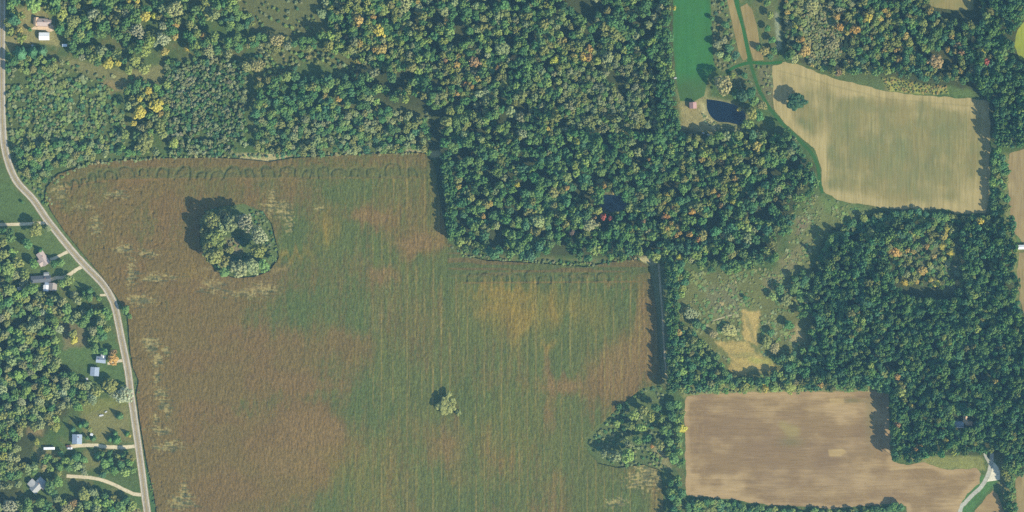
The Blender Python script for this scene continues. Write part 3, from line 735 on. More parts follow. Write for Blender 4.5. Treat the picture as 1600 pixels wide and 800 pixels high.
strip('grass_track', smooth_line([(1172, 97), (1179, 120), (1186, 140), (1194, 155), (1202, 168), (1214, 184), (1232, 203), (1256, 226), (1270, 242), (1278, 262), (1281, 285), (1285, 302)], 5), 3.2, M['lawn'], (0.085, 0.15, 0.055), 0.055,
      [(-1, gge), (-.6, (0.085, 0.15, 0.055)), (.6, (0.085, 0.15, 0.055)), (1, gge)], fade=.5)
strip('dirt_track', smooth_line([(1029, 412), (1031, 440), (1034, 480), (1037, 530), (1041, 590)], 5), 1.6, M['road'], (0.3, 0.26, 0.18), 0.045, fade=.4)
strip('footpath', smooth_line([(1112, 502), (1124, 498), (1140, 493), (1152, 489)], 5), 1.0, M['road'], (0.3, 0.27, 0.18), 0.045, fade=.3)

# ------------------------------------------------------------------ tree shapes (unit crown width, unit height)
def leaf_quads(cent, nrm, size, rng, aspect=1.0):
    n = len(cent)
    nrm = nrm / (np.linalg.norm(nrm, axis=1)[:, None] + 1e-9)
    r = rng.normal(size=(n, 3)); u = np.cross(nrm, r); u /= np.linalg.norm(u, axis=1)[:, None] + 1e-9
    w = np.cross(nrm, u)
    s = (size * (0.7 + 0.6 * rng.random(n)))[:, None]
    v = np.stack([cent - u * s - w * s * aspect, cent + u * s - w * s * aspect, cent + u * s + w * s * aspect, cent - u * s + w * s * aspect], 1)
    return v.reshape(-1, 3), np.arange(4 * n).reshape(-1, 4)

def crown_mesh(kind, seed):
    rng = np.random.default_rng(seed)
    C = []; N = []
    par = dict(round=(20, 70, .155, .215, .042, .9, .64, .34), dense=(34, 60, .11, .16, .036, .92, .64, .34), spread=(46, 60, .085, .135, .031, 1.0, .66, .30),
               loose=(24, 34, .10, .17, .036, 1.0, .62, .34), feather=(70, 24, .05, .10, .025, 1.0, .60, .36), shrub=(0, 0, 0, 0, .048, .9, .42, .42), clump=(0, 0, 0, 0, .031, 1, .62, .34), cone=(0, 0, 0, 0, .04, 1, 0, 0))[kind]
    nl, npl, r0, r1, ls, ext, cz, rz = par
    if kind == 'cone':
        n = 1300
        t = rng.random(n) ** 0.75; z = 0.08 + 0.92 * (1 - t)
        lay = np.abs(np.sin(z * 26)) * .25 + .8
        a = rng.random(n) * 2 * math.pi; star = 1 + .18 * np.sin(a * 7 + z * 9)
        rad = 0.5 * t * lay * star
        C.append(np.stack([rad * np.cos(a), rad * np.sin(a), z], 1))
        N.append(np.stack([np.cos(a), np.sin(a), np.full(n, .7)], 1) + rng.normal(size=(n, 3)) * .35)
    # lopsided outline
    ph = rng.random(4) * 6.28
    def outline(a): return 1 + .13 * np.sin(2 * a + ph[0]) + .10 * np.sin(3 * a + ph[1]) + .07 * np.sin(5 * a + ph[2])
    if kind in ('clump', 'shrub'):
        n = int(rng.integers(24, 36)) if kind == 'clump' else int(rng.integers(9, 16))
        lo, hi = (.055, .15) if kind == 'clump' else (.10, .24)
        for k in range(n):
            a = rng.random() * 6.283; rr0 = math.sqrt(rng.random())
            r = lo + (hi - lo) * rng.random() ** 1.3
            R = rr0 * max(.05, .54 * float(outline(np.array(a))) - r * .7)
            z = cz - .12 + rz * .95 * (1 - (R / .56) ** 2) + rng.normal() * .055
            m = int((2600 if kind == 'clump' else 900) * r * r / (.5 if kind == 'clump' else .5) + 22)
            d = rng.normal(size=(m, 3)); d /= np.linalg.norm(d, axis=1)[:, None]
            d[:, 2] = np.where(d[:, 2] < -.25, -d[:, 2], d[:, 2])
            C.append(np.array([R * math.cos(a), R * math.sin(a), z]) + d * (r * (.75 + .35 * rng.random(m)))[:, None] * np.array([1, 1, .8]))
            N.append(d + rng.normal(size=(m, 3)) * .3)
    for k in range(nl):
        u = (k + .5) / nl
        zdir = 1 - 1.35 * u if kind != 'shrub' else 1 - 1.1 * u
        a = k * 2.39996 + rng.random() * .9
        h = math.sqrt(max(0, 1 - zdir * zdir))
        r = r0 + (r1 - r0) * rng.random()
        oo = outline(np.array(a)) * ext * (0.86 + .2 * rng.random())
        q = np.array([h * math.cos(a) * (0.5 * oo - r * .75), h * math.sin(a) * (0.5 * oo - r * .75), cz + zdir * (rz - r * .5) + (rng.random() - .5) * .07])
        m = npl
        d = rng.normal(size=(m, 3)); d /= np.linalg.norm(d, axis=1)[:, None]
        d[:, 2] = np.where(d[:, 2] < -.35, -d[:, 2], d[:, 2])
        rr = r * (0.78 + .3 * rng.random(m))
        zs = rz / .5
        C.append(q + d * rr[:, None] * np.array([1, 1, max(zs, .75)]))
        N.append(d + rng.normal(size=(m, 3)) * .26)
    if kind in ('round', 'dense', 'spread', 'shrub', 'loose', 'clump'):
        m = 260 if kind != 'loose' else 90
        d = rng.normal(size=(m, 3)); d /= np.linalg.norm(d, axis=1)[:, None]
        C.append(np.array([0, 0, cz]) + d * np.array([.3, .3, rz * .55]) * (rng.random(m) ** .4)[:, None])
        N.append(d + np.array([0, 0, .5]))
    C = np.concatenate(C); N = np.concatenate(N)
    C[:, 2] = np.maximum(C[:, 2], .03)
    return leaf_quads(C, N, ls, rng)

def trunk_geo(kind, seed):
    rnd = random.Random(seed); mb = MB()
    if kind == 'shrub':
        for k in range(5):
            a = k * 1.26 + rnd.random(); r = .12 + .16 * rnd.random()
            mb.tube((.02 * math.cos(a), .02 * math.sin(a), 0), (r * math.cos(a), r * math.sin(a), .5), .016, .006, 5)
        return mb
    if kind == 'cone':
        return mb.tube((0, 0, 0), (0, 0, .96), .035, .006, 6)
    top = .6
    mb.tube((0, 0, 0), (.01, 0, .3), .035, .028, 7); mb.tube((.01, 0, .3), (-.01, .01, top), .028, .014, 6)
    n = 8 if kind != 'feather' else 22
    for k in range(n):
        a = k * 2.4 + rnd.random() * .6; z0 = .3 + .28 * (k / n); r = .24 + .16 * rnd.random()
        zt = z0 + .18 + .2 * rnd.random()
        p1 = (r * .55 * math.cos(a), r * .55 * math.sin(a), z0 + (zt - z0) * .6)
        mb.tube((0, 0, z0), p1, .014, .009, 5); mb.tube(p1, (r * math.cos(a + .2), r * math.sin(a + .2), zt), .009, .003, 4)
        if kind == 'feather':
            for q in range(3):
                b = a + (q - 1) * .5 + rnd.random() * .2
                mb.tube(p1, (r * 1.12 * math.cos(b), r * 1.12 * math.sin(b), zt + .1 * rnd.random()), .006, .002, 3)
    return mb

KINDS = ['round', 'round', 'round', 'dense', 'dense', 'dense', 'spread', 'spread', 'loose', 'loose', 'feather', 'feather', 'shrub', 'shrub', 'shrub', 'shrub', 'clump', 'clump', 'clump', 'clump', 'clump', 'clump', 'cone']
POOL = {k: [i for i, q in enumerate(KINDS) if q == k] for k in set(KINDS)}
CROWN = []; TRUNK = []
proto_col = bpy.data.collections.new('tree_shapes')
for i, k in enumerate(KINDS):
    v, f = crown_mesh(k, 900 + i)
    CROWN.append(mesh_np('crown_shape', v, f, M['leaf']))
    tb = trunk_geo(k, 40 + i)
    bark = M['twig'] if k == 'feather' else M['bark']
    TRUNK.append(tb.mesh('trunk_shape', bark))
    # joined shape for the uncounted mass of the wood
    tv = np.array(tb.v); n0 = len(v)
    allv = np.concatenate([v, tv])
    me = bpy.data.meshes.new('tree_shape')
    me.from_pydata([tuple(p) for p in allv], [], [tuple(int(a) for a in q) for q in f] + [tuple(a + n0 for a in q) for q in tb.f])
    me.materials.append(M['leaf']); me.materials.append(bark)
    me.polygons.foreach_set('material_index', np.array([0] * len(f) + [1] * len(tb.f), np.int32))
    me.update()
    po = bpy.data.objects.new('shape_%02d' % i, me); proto_col.objects.link(po)

# ------------------------------------------------------------------ foliage colours (albedo)
TINT = {
    'dark green': (0.092, 0.196, 0.058), 'green': (0.145, 0.240, 0.062), 'teal green': (0.092, 0.205, 0.082), 'light green': (0.240, 0.315, 0.078),
    'deep green': (0.048, 0.112, 0.042), 'olive': (0.228, 0.250, 0.070), 'grey-green': (0.255, 0.290, 0.115), 'pale grey': (0.320, 0.345, 0.175), 'pale tan': (0.345, 0.320, 0.120),
    'yellow-green': (0.255, 0.290, 0.066), 'yellow': (0.440, 0.390, 0.065), 'orange': (0.430, 0.275, 0.075), 'golden': (0.390, 0.300, 0.080),
    'red': (0.420, 0.130, 0.085), 'russet': (0.330, 0.230, 0.095), 'purple-brown': (0.200, 0.135, 0.110),
}
LEAF_GAIN = 1.16
def jitter(c, k=.16):
    b = 1 + (random.random() - .5) * 2 * k
    return tuple(max(.01, q * LEAF_GAIN * b * (1 + (random.random() - .5) * .16)) for q in c)

# ------------------------------------------------------------------ trees: positions (map units), crown width (map units), height (m)
TREES = []          # dict(x, y, d, h, kind, tint, area, hero)
GRID = {}
def put(x, y, d, h, kind, tint, area, hero=False, small=False, stem=None):
    t = dict(x=x, y=y, d=d, h=h, kind=kind, tint=tint, area=area, hero=hero, shape=random.choice(POOL[kind]), small=small)
    TREES.append(t); GRID.setdefault((int(x // 20), int(y // 20)), []).append(t)
    return t
def free(x, y, d, ov):
    gx, gy = int(x // 20), int(y // 20)
    for a in (-1, 0, 1):
        for b in (-1, 0, 1):
            for t in GRID.get((gx + a, gy + b), ()):
                m = (d + t['d']) * .5 * ov
                if (t['x'] - x) ** 2 + (t['y'] - y) ** 2 < m * m: return False
    return True

# single trees that stand out: area, kind, [(x, y, width, colour, height)]
H = None
HEROES = {
 'tan field': [(1243, 160, 27, 'deep green', 13, 'spread')],
 'mid field': [(699, 630, 31, 'olive', 10, 'clump'), (716, 645, 9, 'olive', 4, 'clump')],
 'island': [(335, 346, 27, 'olive', 20, 'feather'), (362, 349, 25, 'grey-green', 21, 'spread'), (385, 348, 25, 'pale grey', 22, 'feather'), (406, 368, 25, 'pale grey', 20, 'feather'),
            (338, 371, 28, 'olive', 21, 'spread'), (405, 391, 22, 'yellow-green', 17, 'spread'), (336, 399, 26, 'olive', 19, 'spread'), (375, 420, 28, 'grey-green', 12, 'loose'),
            (393, 417, 24, 'grey-green', 11, 'spread'), (410, 415, 20, 'green', 9, 'clump'), (352, 421, 24, 'green', 8, 'clump'), (348, 358, 24, 'grey-green', 19, 'clump'), (352, 408, 20, 'olive', 9, 'clump'), (322, 362, 17, 'olive', 16, 'clump'), (326, 386, 19, 'olive', 17, 'clump'), (368, 410, 14, 'deep green', 6, 'clump'), (360, 390, 13, 'olive', 5, 'loose'), (378, 376, 12, 'deep green', 6, 'clump'), (424, 403, 13, 'green', 5, 'clump'), (350, 336, 16, 'olive', 12, 'loose'), (320, 345, 13, 'olive', 9, 'loose')],
 'pond': [(1129, 133, 27, 'pale tan', 19, 'feather'), (1160, 150, 20, 'deep green', 13, 'round'), (1172, 146, 18, 'deep green', 13, 'round'), (1177, 158, 16, 'green', 11, 'dense'), (1150, 147, 14, 'dark green', 9, 'dense'),
          (1174, 177, 19, 'yellow-green', 14, 'dense'), (1168, 194, 17, 'light green', 12, 'loose'), (1185, 182, 16, 'dark green', 12, 'round'), (1155, 171, 7, 'yellow', 4, 'dense'), (1145, 118, 9, 'yellow-green', 5, 'loose'), (1163, 118, 10, 'dark green', 6, 'dense'),
          (1153, 214, 17, 'yellow-green', 11, 'dense'), (1190, 165, 14, 'pale tan', 9, 'feather')],
 'top left': [(202, 3, 9, 'yellow', 8, 'dense'), (215, 3, 9, 'yellow', 8, 'dense'), (228, 26, 17, 'yellow', 12, 'loose'), (242, 25, 11, 'yellow', 9, 'dense'), (275, 40, 12, 'golden', 8, 'dense'), (274, 58, 11, 'golden', 8, 'dense'),
              (258, 81, 13, 'golden', 8, 'dense'), (318, 57, 11, 'golden', 8, 'dense'), (293, 76, 9, 'yellow', 7, 'dense'), (236, 66, 16, 'yellow-green', 11, 'spread'), (228, 80, 18, 'yellow-green', 11, 'loose'), (170, 100, 17, 'yellow', 9, 'loose'),
              (186, 98, 12, 'yellow', 8, 'dense'), (212, 96, 17, 'yellow-green', 10, 'spread'), (226, 108, 18, 'yellow-green', 10, 'loose'), (202, 110, 13, 'yellow-green', 8, 'dense'), (274, 16, 25, 'pale tan', 15, 'feather'), (216, 49, 20, 'pale grey', 14, 'feather'),
              (256, 62, 19, 'pale grey', 13, 'feather'), (305, 45, 9, 'pale grey', 6, 'feather'), (327, 79, 18, 'pale tan', 9, 'feather'), (129, 90, 11, 'pale grey', 8, 'feather'), (116, 33, 20, 'olive', 13, 'spread'), (158, 30, 16, 'olive', 12, 'spread'),
              (246, 165, 20, 'yellow', 12, 'spread'), (219, 176, 19, 'yellow', 11, 'spread'), (233, 143, 13, 'yellow', 9, 'dense'), (219, 155, 10, 'yellow', 8, 'dense'), (252, 178, 11, 'golden', 9, 'dense'), (229, 221, 24, 'olive', 12, 'spread'), (209, 193, 10, 'yellow', 7, 'dense'), (224, 200, 14, 'pale tan', 8, 'feather'),
              (251, 198, 20, 'yellow-green', 12, 'loose'), (273, 224, 15, 'yellow-green', 10, 'dense'), (255, 211, 14, 'olive', 10, 'dense'), (33, 84, 22, 'teal green', 13, 'cone'), (52, 82, 19, 'teal green', 12, 'cone'), (66, 80, 15, 'teal green', 10, 'cone'),
              (24, 32, 19, 'teal green', 14, 'dense'), (22, 97, 15, 'dark green', 13, 'dense'), (30, 50, 14, 'golden', 8, 'loose'), (47, 46, 7, 'dark green', 5, 'dense'), (433, 63, 20, 'pale tan', 13, 'feather'), (403, 103, 19, 'pale tan', 11, 'feather'), (386, 105, 15, 'pale tan', 11, 'feather'), (55, 8, 24, 'light green', 14, 'spread'), (88, 5, 20, 'green', 13, 'dense')],
 'upper centre': [(561, 32, 16, 'golden', 13, 'dense'), (583, 28, 10, 'orange', 11, 'dense'), (698, 35, 11, 'orange', 12, 'dense'), (593, 48, 20, 'yellow', 13, 'loose'), (543, 58, 8, 'russet', 10, 'dense'), (737, 136, 9, 'orange', 11, 'dense'), (777, 106, 7, 'orange', 11, 'dense'),
              (696, 95, 9, 'russet', 11, 'dense'), (741, 98, 17, 'russet', 13, 'loose'), (595, 78, 18, 'golden', 12, 'loose'), (803, 91, 10, 'orange', 12, 'dense'), (866, 96, 14, 'yellow', 12, 'dense'), (910, 93, 11, 'yellow', 12, 'dense'), (855, 201, 8, 'yellow', 12, 'dense'), (1053, 13, 7, 'yellow', 9, 'dense'), (742, 118, 15, 'pale grey', 13, 'feather'),
              (508, 150, 9, 'golden', 9, 'dense'), (529, 155, 10, 'golden', 9, 'dense'), (693, 18, 15, 'grey-green', 14, 'spread'), (785, 75, 22, 'grey-green', 14, 'spread'), (815, 210, 17, 'pale grey', 13, 'feather'), (760, 160, 15, 'grey-green', 13, 'loose'), (632, 8, 22, 'pale tan', 13, 'feather')],
 'central wood': [(1013, 249, 6, 'orange', 13, 'dense'), (1096, 249, 12, 'golden', 13, 'dense'), (1182, 229, 16, 'golden', 13, 'loose'), (808, 289, 9, 'yellow', 13, 'dense'), (945, 289, 11, 'orange', 12, 'dense'), (958, 301, 7, 'golden', 9, 'dense'), (942, 339, 10, 'red', 14, 'dense'), (953.5, 341, 8, 'red', 13, 'dense'), (929, 340, 6, 'russet', 12, 'dense'),
              (934, 330, 13, 'yellow-green', 14, 'dense'), (1037, 316, 8, 'golden', 13, 'dense'), (1080, 331, 10, 'orange', 14, 'dense'), (1077, 366, 10, 'orange', 14, 'dense'), (1090, 374, 8, 'orange', 14, 'dense'), (1043, 363, 12, 'yellow-green', 14, 'dense'), (1114, 299, 10, 'golden', 14, 'dense'), (1147, 279, 10, 'golden', 14, 'dense'), (1125, 321, 8, 'russet', 14, 'dense'),
              (1047, 349, 8, 'golden', 14, 'dense'), (1060, 401, 8, 'yellow', 11, 'dense'), (893, 363, 9, 'purple-brown', 13, 'dense'), (716, 292, 10, 'golden', 13, 'dense'), (766, 318, 10, 'golden', 13, 'dense'), (755, 338, 8, 'golden', 13, 'dense'), (1145, 315, 9, 'yellow', 14, 'dense'), (1005, 347, 9, 'russet', 14, 'dense'), (842, 345, 20, 'grey-green', 15, 'spread'), (921, 352, 20, 'grey-green', 15, 'spread'), (1040, 305, 9, 'yellow', 14, 'loose'), (885, 294, 9, 'golden', 14, 'dense')],
 'upper right': [(1306, 27, 10, 'orange', 11, 'dense'), (1311, 43, 12, 'orange', 11, 'loose'), (1335, 47, 15, 'orange', 12, 'loose'), (1322, 52, 8, 'golden', 9, 'dense'), (1356, 28, 15, 'yellow', 12, 'loose'), (1413, 57, 12, 'golden', 12, 'loose'), (1242, 43, 8, 'yellow', 9, 'dense'), (1253, 62, 8, 'orange', 9, 'dense'), (1393, 62, 8, 'yellow-green', 10, 'dense'),
              (1461, 96, 22, 'russet', 13, 'loose'), (1539, 98, 12, 'red', 14, 'loose'), (1532, 81, 14, 'yellow', 14, 'dense'), (1257, 80, 18, 'golden', 10, 'loose'), (1494, 71, 12, 'russet', 13, 'loose'), (1441, 37, 14, 'yellow-green', 13, 'dense'), (1240, 92, 14, 'pale tan', 9, 'feather'), (1330, 82, 14, 'olive', 11, 'feather'), (1300, 70, 18, 'pale tan', 7, 'feather'), (1268, 12, 20, 'pale tan', 7, 'feather'), (1478, 78, 9, 'golden', 13, 'dense'), (1519, 62, 9, 'golden', 13, 'dense')],
 'right wood': [(1398, 393, 16, 'orange', 9, 'loose'), (1388, 392, 8, 'golden', 9, 'dense'), (1474, 369, 12, 'golden', 9, 'dense'), (1412, 441, 11, 'yellow', 9, 'dense'), (1463, 443, 11, 'yellow', 8, 'dense'), (1453, 437, 9, 'golden', 8, 'dense'), (1440, 423, 15, 'golden', 8, 'loose'), (1525, 513, 14, 'yellow-green', 15, 'dense'), (1549, 503, 12, 'yellow-green', 15, 'dense'), (1400, 588, 10, 'orange', 15, 'dense'),
              (1405, 613, 18, 'yellow-green', 15, 'dense'), (1430, 701, 10, 'orange', 14, 'dense'), (1400, 663, 12, 'russet', 15, 'dense'), (1422, 635, 11, 'golden', 15, 'dense'), (1475, 688, 10, 'yellow', 14, 'dense'), (1552, 595, 10, 'golden', 15, 'dense'), (1458, 400, 9, 'golden', 8, 'dense'), (1470, 385, 10, 'yellow', 8, 'dense'), (1447, 385, 9, 'golden', 8, 'dense'), (1483, 395, 9, 'yellow', 8, 'dense'), (1505, 410, 9, 'golden', 9, 'dense'), (1478, 358, 9, 'yellow', 8, 'dense'), (1437, 695, 8, 'golden', 14, 'dense'),
              (1360, 365, 16, 'olive', 14, 'round'), (1530, 346, 12, 'yellow', 10, 'dense'), (1440, 345, 12, 'yellow-green', 10, 'dense'), (1425, 366, 9, 'yellow-green', 9, 'dense'), (1520, 462, 13, 'yellow-green', 14, 'dense')],
 'clearing': [(1195, 607, 12, 'yellow', 8, 'dense'), (1162, 604, 14, 'yellow-green', 9, 'loose'), (1233, 605, 19, 'yellow-green', 9, 'dense'), (1066, 448, 13, 'yellow-green', 9, 'dense'), (1268, 465, 15, 'light green', 9, 'dense'), (1139, 516, 20, 'pale tan', 6, 'feather'), (1079, 490, 18, 'pale grey', 8, 'feather'), (1088, 507, 14, 'dark green', 9, 'round'), (1098, 510, 10, 'dark green', 7, 'round'),
              (1059, 520, 12, 'golden', 10, 'dense'), (1207, 463, 13, 'light green', 7, 'loose'), (1228, 470, 17, 'olive', 7, 'loose'), (1218, 452, 16, 'dark green', 8, 'loose'), (1240, 452, 15, 'green', 8, 'dense'), (1164, 465, 7, 'dark green', 4, 'dense'), (1250, 466, 13, 'green', 9, 'dense'), (1232, 508, 15, 'dark green', 8, 'dense'), (1198, 535, 17, 'olive', 6, 'loose'), (1210, 544, 15, 'pale tan', 6, 'feather'), (1114, 522, 12, 'pale tan', 6, 'feather'), (1204, 520, 12, 'dark green', 6, 'dense'),
              (1208, 607, 12, 'light green', 9, 'dense'), (1110, 600, 14, 'olive', 9, 'loose'), (1143, 602, 12, 'light green', 9, 'loose'), (1065, 580, 14, 'light green', 13, 'dense')],
 'lower hedge': [(990, 648, 17, 'light green', 10, 'loose'), (1005, 640, 15, 'olive', 10, 'loose'), (1016, 651, 15, 'yellow-green', 9, 'loose'), (985, 665, 14, 'olive', 8, 'loose'), (1001, 668, 15, 'light green', 9, 'loose'), (1066, 669, 14, 'yellow', 8, 'dense'), (962, 712, 19, 'grey-green', 12, 'loose'), (980, 711, 20, 'light green', 13, 'spread'), (945, 707, 14, 'grey-green', 9, 'loose'),
              (982, 694, 13, 'grey-green', 10, 'loose'), (1030, 695, 15, 'olive', 9, 'loose'), (1045, 690, 14, 'green', 9, 'dense'), (1019, 696, 8, 'orange', 5, 'dense'), (1052, 716, 17, 'green', 11, 'dense'), (1060, 706, 13, 'green', 10, 'dense'), (1050, 650, 15, 'dark green', 10, 'dense'), (1058, 632, 14, 'green', 9, 'loose'), (1036, 672, 13, 'green', 9, 'loose'), (1010, 684, 14, 'dark green', 11, 'loose'), (1024, 636, 14, 'dark green', 11, 'loose'), (995, 687, 14, 'green', 11, 'loose')],
 'houses': [(177.5, 561, 16, 'orange', 9, 'spread'), (178, 550, 11, 'russet', 8, 'loose'), (174, 602, 21, 'yellow-green', 11, 'spread'), (117, 531, 12, 'yellow', 9, 'dense'), (115, 521, 13, 'yellow-green', 10, 'dense'), (187, 650, 11, 'dark green', 9, 'cone'), (199, 678, 8, 'dark green', 6, 'cone'), (182, 687, 13, 'dark green', 9, 'cone'), (180, 677, 8, 'dark green', 7, 'cone'), (172, 686, 9, 'dark green', 7, 'cone'),
              (133, 663, 11, 'dark green', 9, 'cone'), (126, 664, 9, 'dark green', 10, 'cone'), (114, 671, 9, 'teal green', 9, 'cone'), (146, 685, 9, 'dark green', 6, 'cone'), (137, 684, 7, 'dark green', 5, 'dense'), (154, 713, 13, 'dark green', 10, 'cone'), (172, 717, 12, 'dark green', 10, 'cone'), (165, 724, 15, 'green', 11, 'round'), (192, 712, 9, 'dark green', 7, 'cone'), (203, 722, 12, 'green', 9, 'dense'), (180, 735, 13, 'green', 10, 'dense'), (197, 737, 15, 'light green', 10, 'loose'), (208, 734, 11, 'green', 8, 'loose'), (190, 725, 12, 'dark green', 9, 'round'),
              (58, 359, 21, 'olive', 13, 'dense'), (76, 357, 9, 'pale grey', 6, 'feather'), (44, 381, 16, 'dark green', 9, 'dense'), (54, 412, 15, 'green', 9, 'dense'), (96, 411, 12, 'green', 8, 'dense'), (86, 412, 12, 'dark green', 9, 'dense'), (108, 438, 16, 'light green', 10, 'spread'), (100, 443, 13, 'light green', 9, 'spread'), (63, 392, 9, 'dark green', 7, 'cone'), (140, 455, 12, 'dark green', 11, 'cone'), (131, 457, 8, 'dark green', 8, 'cone'), (155, 466, 9, 'green', 8, 'dense'), (197, 484, 13, 'green', 8, 'dense'), (203, 494, 8, 'green', 5, 'dense'),
              (35, 316, 5, 'dark green', 3, 'dense'), (17, 452, 18, 'olive', 13, 'spread'), (30, 412, 18, 'olive', 13, 'spread'), (16, 420, 22, 'light green', 14, 'spread'), (52, 451, 18, 'green', 12, 'dense'), (80, 464, 9, 'yellow-green', 7, 'dense'), (87, 484, 13, 'pale tan', 9, 'feather'), (152, 612, 16, 'olive', 11, 'loose'), (195, 617, 26, 'pale grey', 12, 'feather'), (178, 614, 15, 'grey-green', 9, 'feather'), (150, 545, 15, 'green', 10, 'dense'), (163, 549, 13, 'dark green', 11, 'dense'),
              (106, 795, 18, 'pale tan', 11, 'feather'), (115, 786, 12, 'russet', 9, 'feather'), (80, 760, 18, 'green', 12, 'dense'), (92, 752, 16, 'green', 11, 'dense'), (85, 770, 14, 'dark green', 10, 'dense'), (133, 772, 18, 'olive', 12, 'spread'), (145, 768, 13, 'grey-green', 10, 'loose'), (140, 788, 17, 'green', 11, 'dense'), (190, 792, 18, 'green', 11, 'dense'), (208, 790, 15, 'light green', 10, 'loose'), (175, 796, 14, 'dark green', 11, 'dense'), (16, 790, 20, 'pale grey', 13, 'feather'), (58, 690, 10, 'yellow-green', 7, 'dense'), (88, 667, 15, 'yellow-green', 9, 'dense'), (96, 709, 11, 'dark green', 5, 'round'), (120, 715, 15, 'dark green', 6.5, 'round'), (132, 718, 12, 'green', 6, 'round'), (122, 728, 13, 'grey-green', 9, 'loose'), (108, 731, 12, 'green', 8, 'dense'), (94, 729, 12, 'green', 9, 'dense'), (203, 681, 5, 'yellow', 3, 'dense'), (141, 671, 8, 'yellow-green', 5, 'loose')],
 'hay strips': [(1133, 39, 12, 'dark green', 8, 'dense'), (1120, 70, 13, 'grey-green', 8, 'dense'), (1139, 76, 14, 'teal green', 8, 'dense'), (1130, 64, 12, 'grey-green', 8, 'loose'), (1124, 86, 12, 'grey-green', 7, 'dense'), (1149, 87, 13, 'teal green', 8, 'dense'), (1136, 91, 12, 'green', 7, 'dense'), (1144, 66, 9, 'green', 7, 'dense'), (1134, 51, 9, 'green', 7, 'dense'), (1112, 29, 8, 'dark green', 5, 'dense'),
              (1203, 24, 11, 'yellow-green', 8, 'dense'), (1199, 45, 10, 'dark green', 7, 'dense'), (1194, 80, 14, 'golden', 7, 'loose'), (1206, 63, 11, 'dark green', 7, 'dense'), (1209, 80, 11, 'green', 7, 'dense'), (1203, 89, 10, 'dark green', 6, 'dense'), (1184, 75, 9, 'dark green', 6, 'dense'), (1128, 6, 7, 'dark green', 5, 'dense'), (1198, 5, 11, 'green', 8, 'dense')],
 'lower right': [(1405, 793, 14, 'dark green', 8, 'dense'), (1594, 255, 1, 'green', 1, 'shrub')],
}
del HEROES['lower right'][1]
for area, lst in HEROES.items():
    for x, y, d, c, h, k in lst:
        put(x, y, d, h * (1.35 if area == 'lower hedge' and x < 1040 else 1.18 if area == 'island' else 1), k, c, area, hero=True)

# places kept clear of scattered growth
ROADBUF = ROAD
MOWN = [[(1158, 484), (1189, 483), (1187, 540), (1160, 534)], [(1117, 534), (1166, 531), (1182, 547), (1216, 572), (1205, 582), (1156, 588), (1138, 580), (1143, 562)]]
CLEAR = MOWN + [[(40, 24), (88, 24), (88, 66), (40, 66)], [(95, 62), (112, 62), (112, 78), (95, 78)], [(50, 385), (86, 385), (86, 420), (50, 420)], [(44, 426), (92, 426), (92, 458), (44, 458)],
         [(24, 445), (40, 445), (40, 455), (24, 455)], [(146, 551), (170, 551), (170, 570), (146, 570)], [(138, 570), (160, 570), (160, 590), (138, 590)], [(110, 675), (132, 675), (132, 704), (110, 704)],
         [(60, 693), (132, 693), (132, 706), (60, 706)], [(38, 738), (78, 738), (78, 778), (38, 778)], [(1488, 648), (1522, 648), (1524, 669), (1488, 667)], POND, POND2, F_TAN, F_BROWN, F_STRIP, F_NE, F_TOP, F_E1, F_E2, F_SE, F_S2, HAY1, HAY2,
         [(1536, 705), (1566, 705), (1566, 755), (1536, 755)], [(1400, 445), (1440, 446), (1480, 452), (1508, 462), (1508, 468), (1440, 464), (1408, 458)],
         [(470, 100), (512, 98), (530, 118), (500, 124), (468, 118)], [(672, 180), (690, 180), (692, 245), (672, 240)], [(1384, 563), (1400, 563), (1400, 578), (1384, 578)],
         [(1208, 15), (1226, 15), (1226, 92), (1208, 92)], [(385, 100), (398, 100), (398, 205), (386, 235)], [(1040, 732), (1068, 733), (1068, 741), (1040, 741)]]
THIN = [(1386, 398), (1400, 388), (1424, 384), (1436, 362), (1456, 350), (1476, 354), (1490, 346), (1502, 362), (1494, 382), (1508, 398), (1498, 420), (1508, 440), (1496, 456), (1476, 446), (1450, 444), (1426, 446), (1402, 446), (1396, 432), (1412, 420), (1400, 408)]
TRACKS = [([(1149, -90), (1151, 0), (1160, 45), (1172, 97)], 8), ([(1135, 113), (1150, 104), (1172, 98), (1222, 97)], 6), ([(1172, 97), (1186, 140), (1214, 184), (1256, 226), (1278, 262), (1285, 302)], 7),
          ([(-90, 352), (70, 349)], 6), ([(214, 697), (108, 698)], 7), ([(223, 773), (180, 758), (145, 747), (104, 744)], 7)]

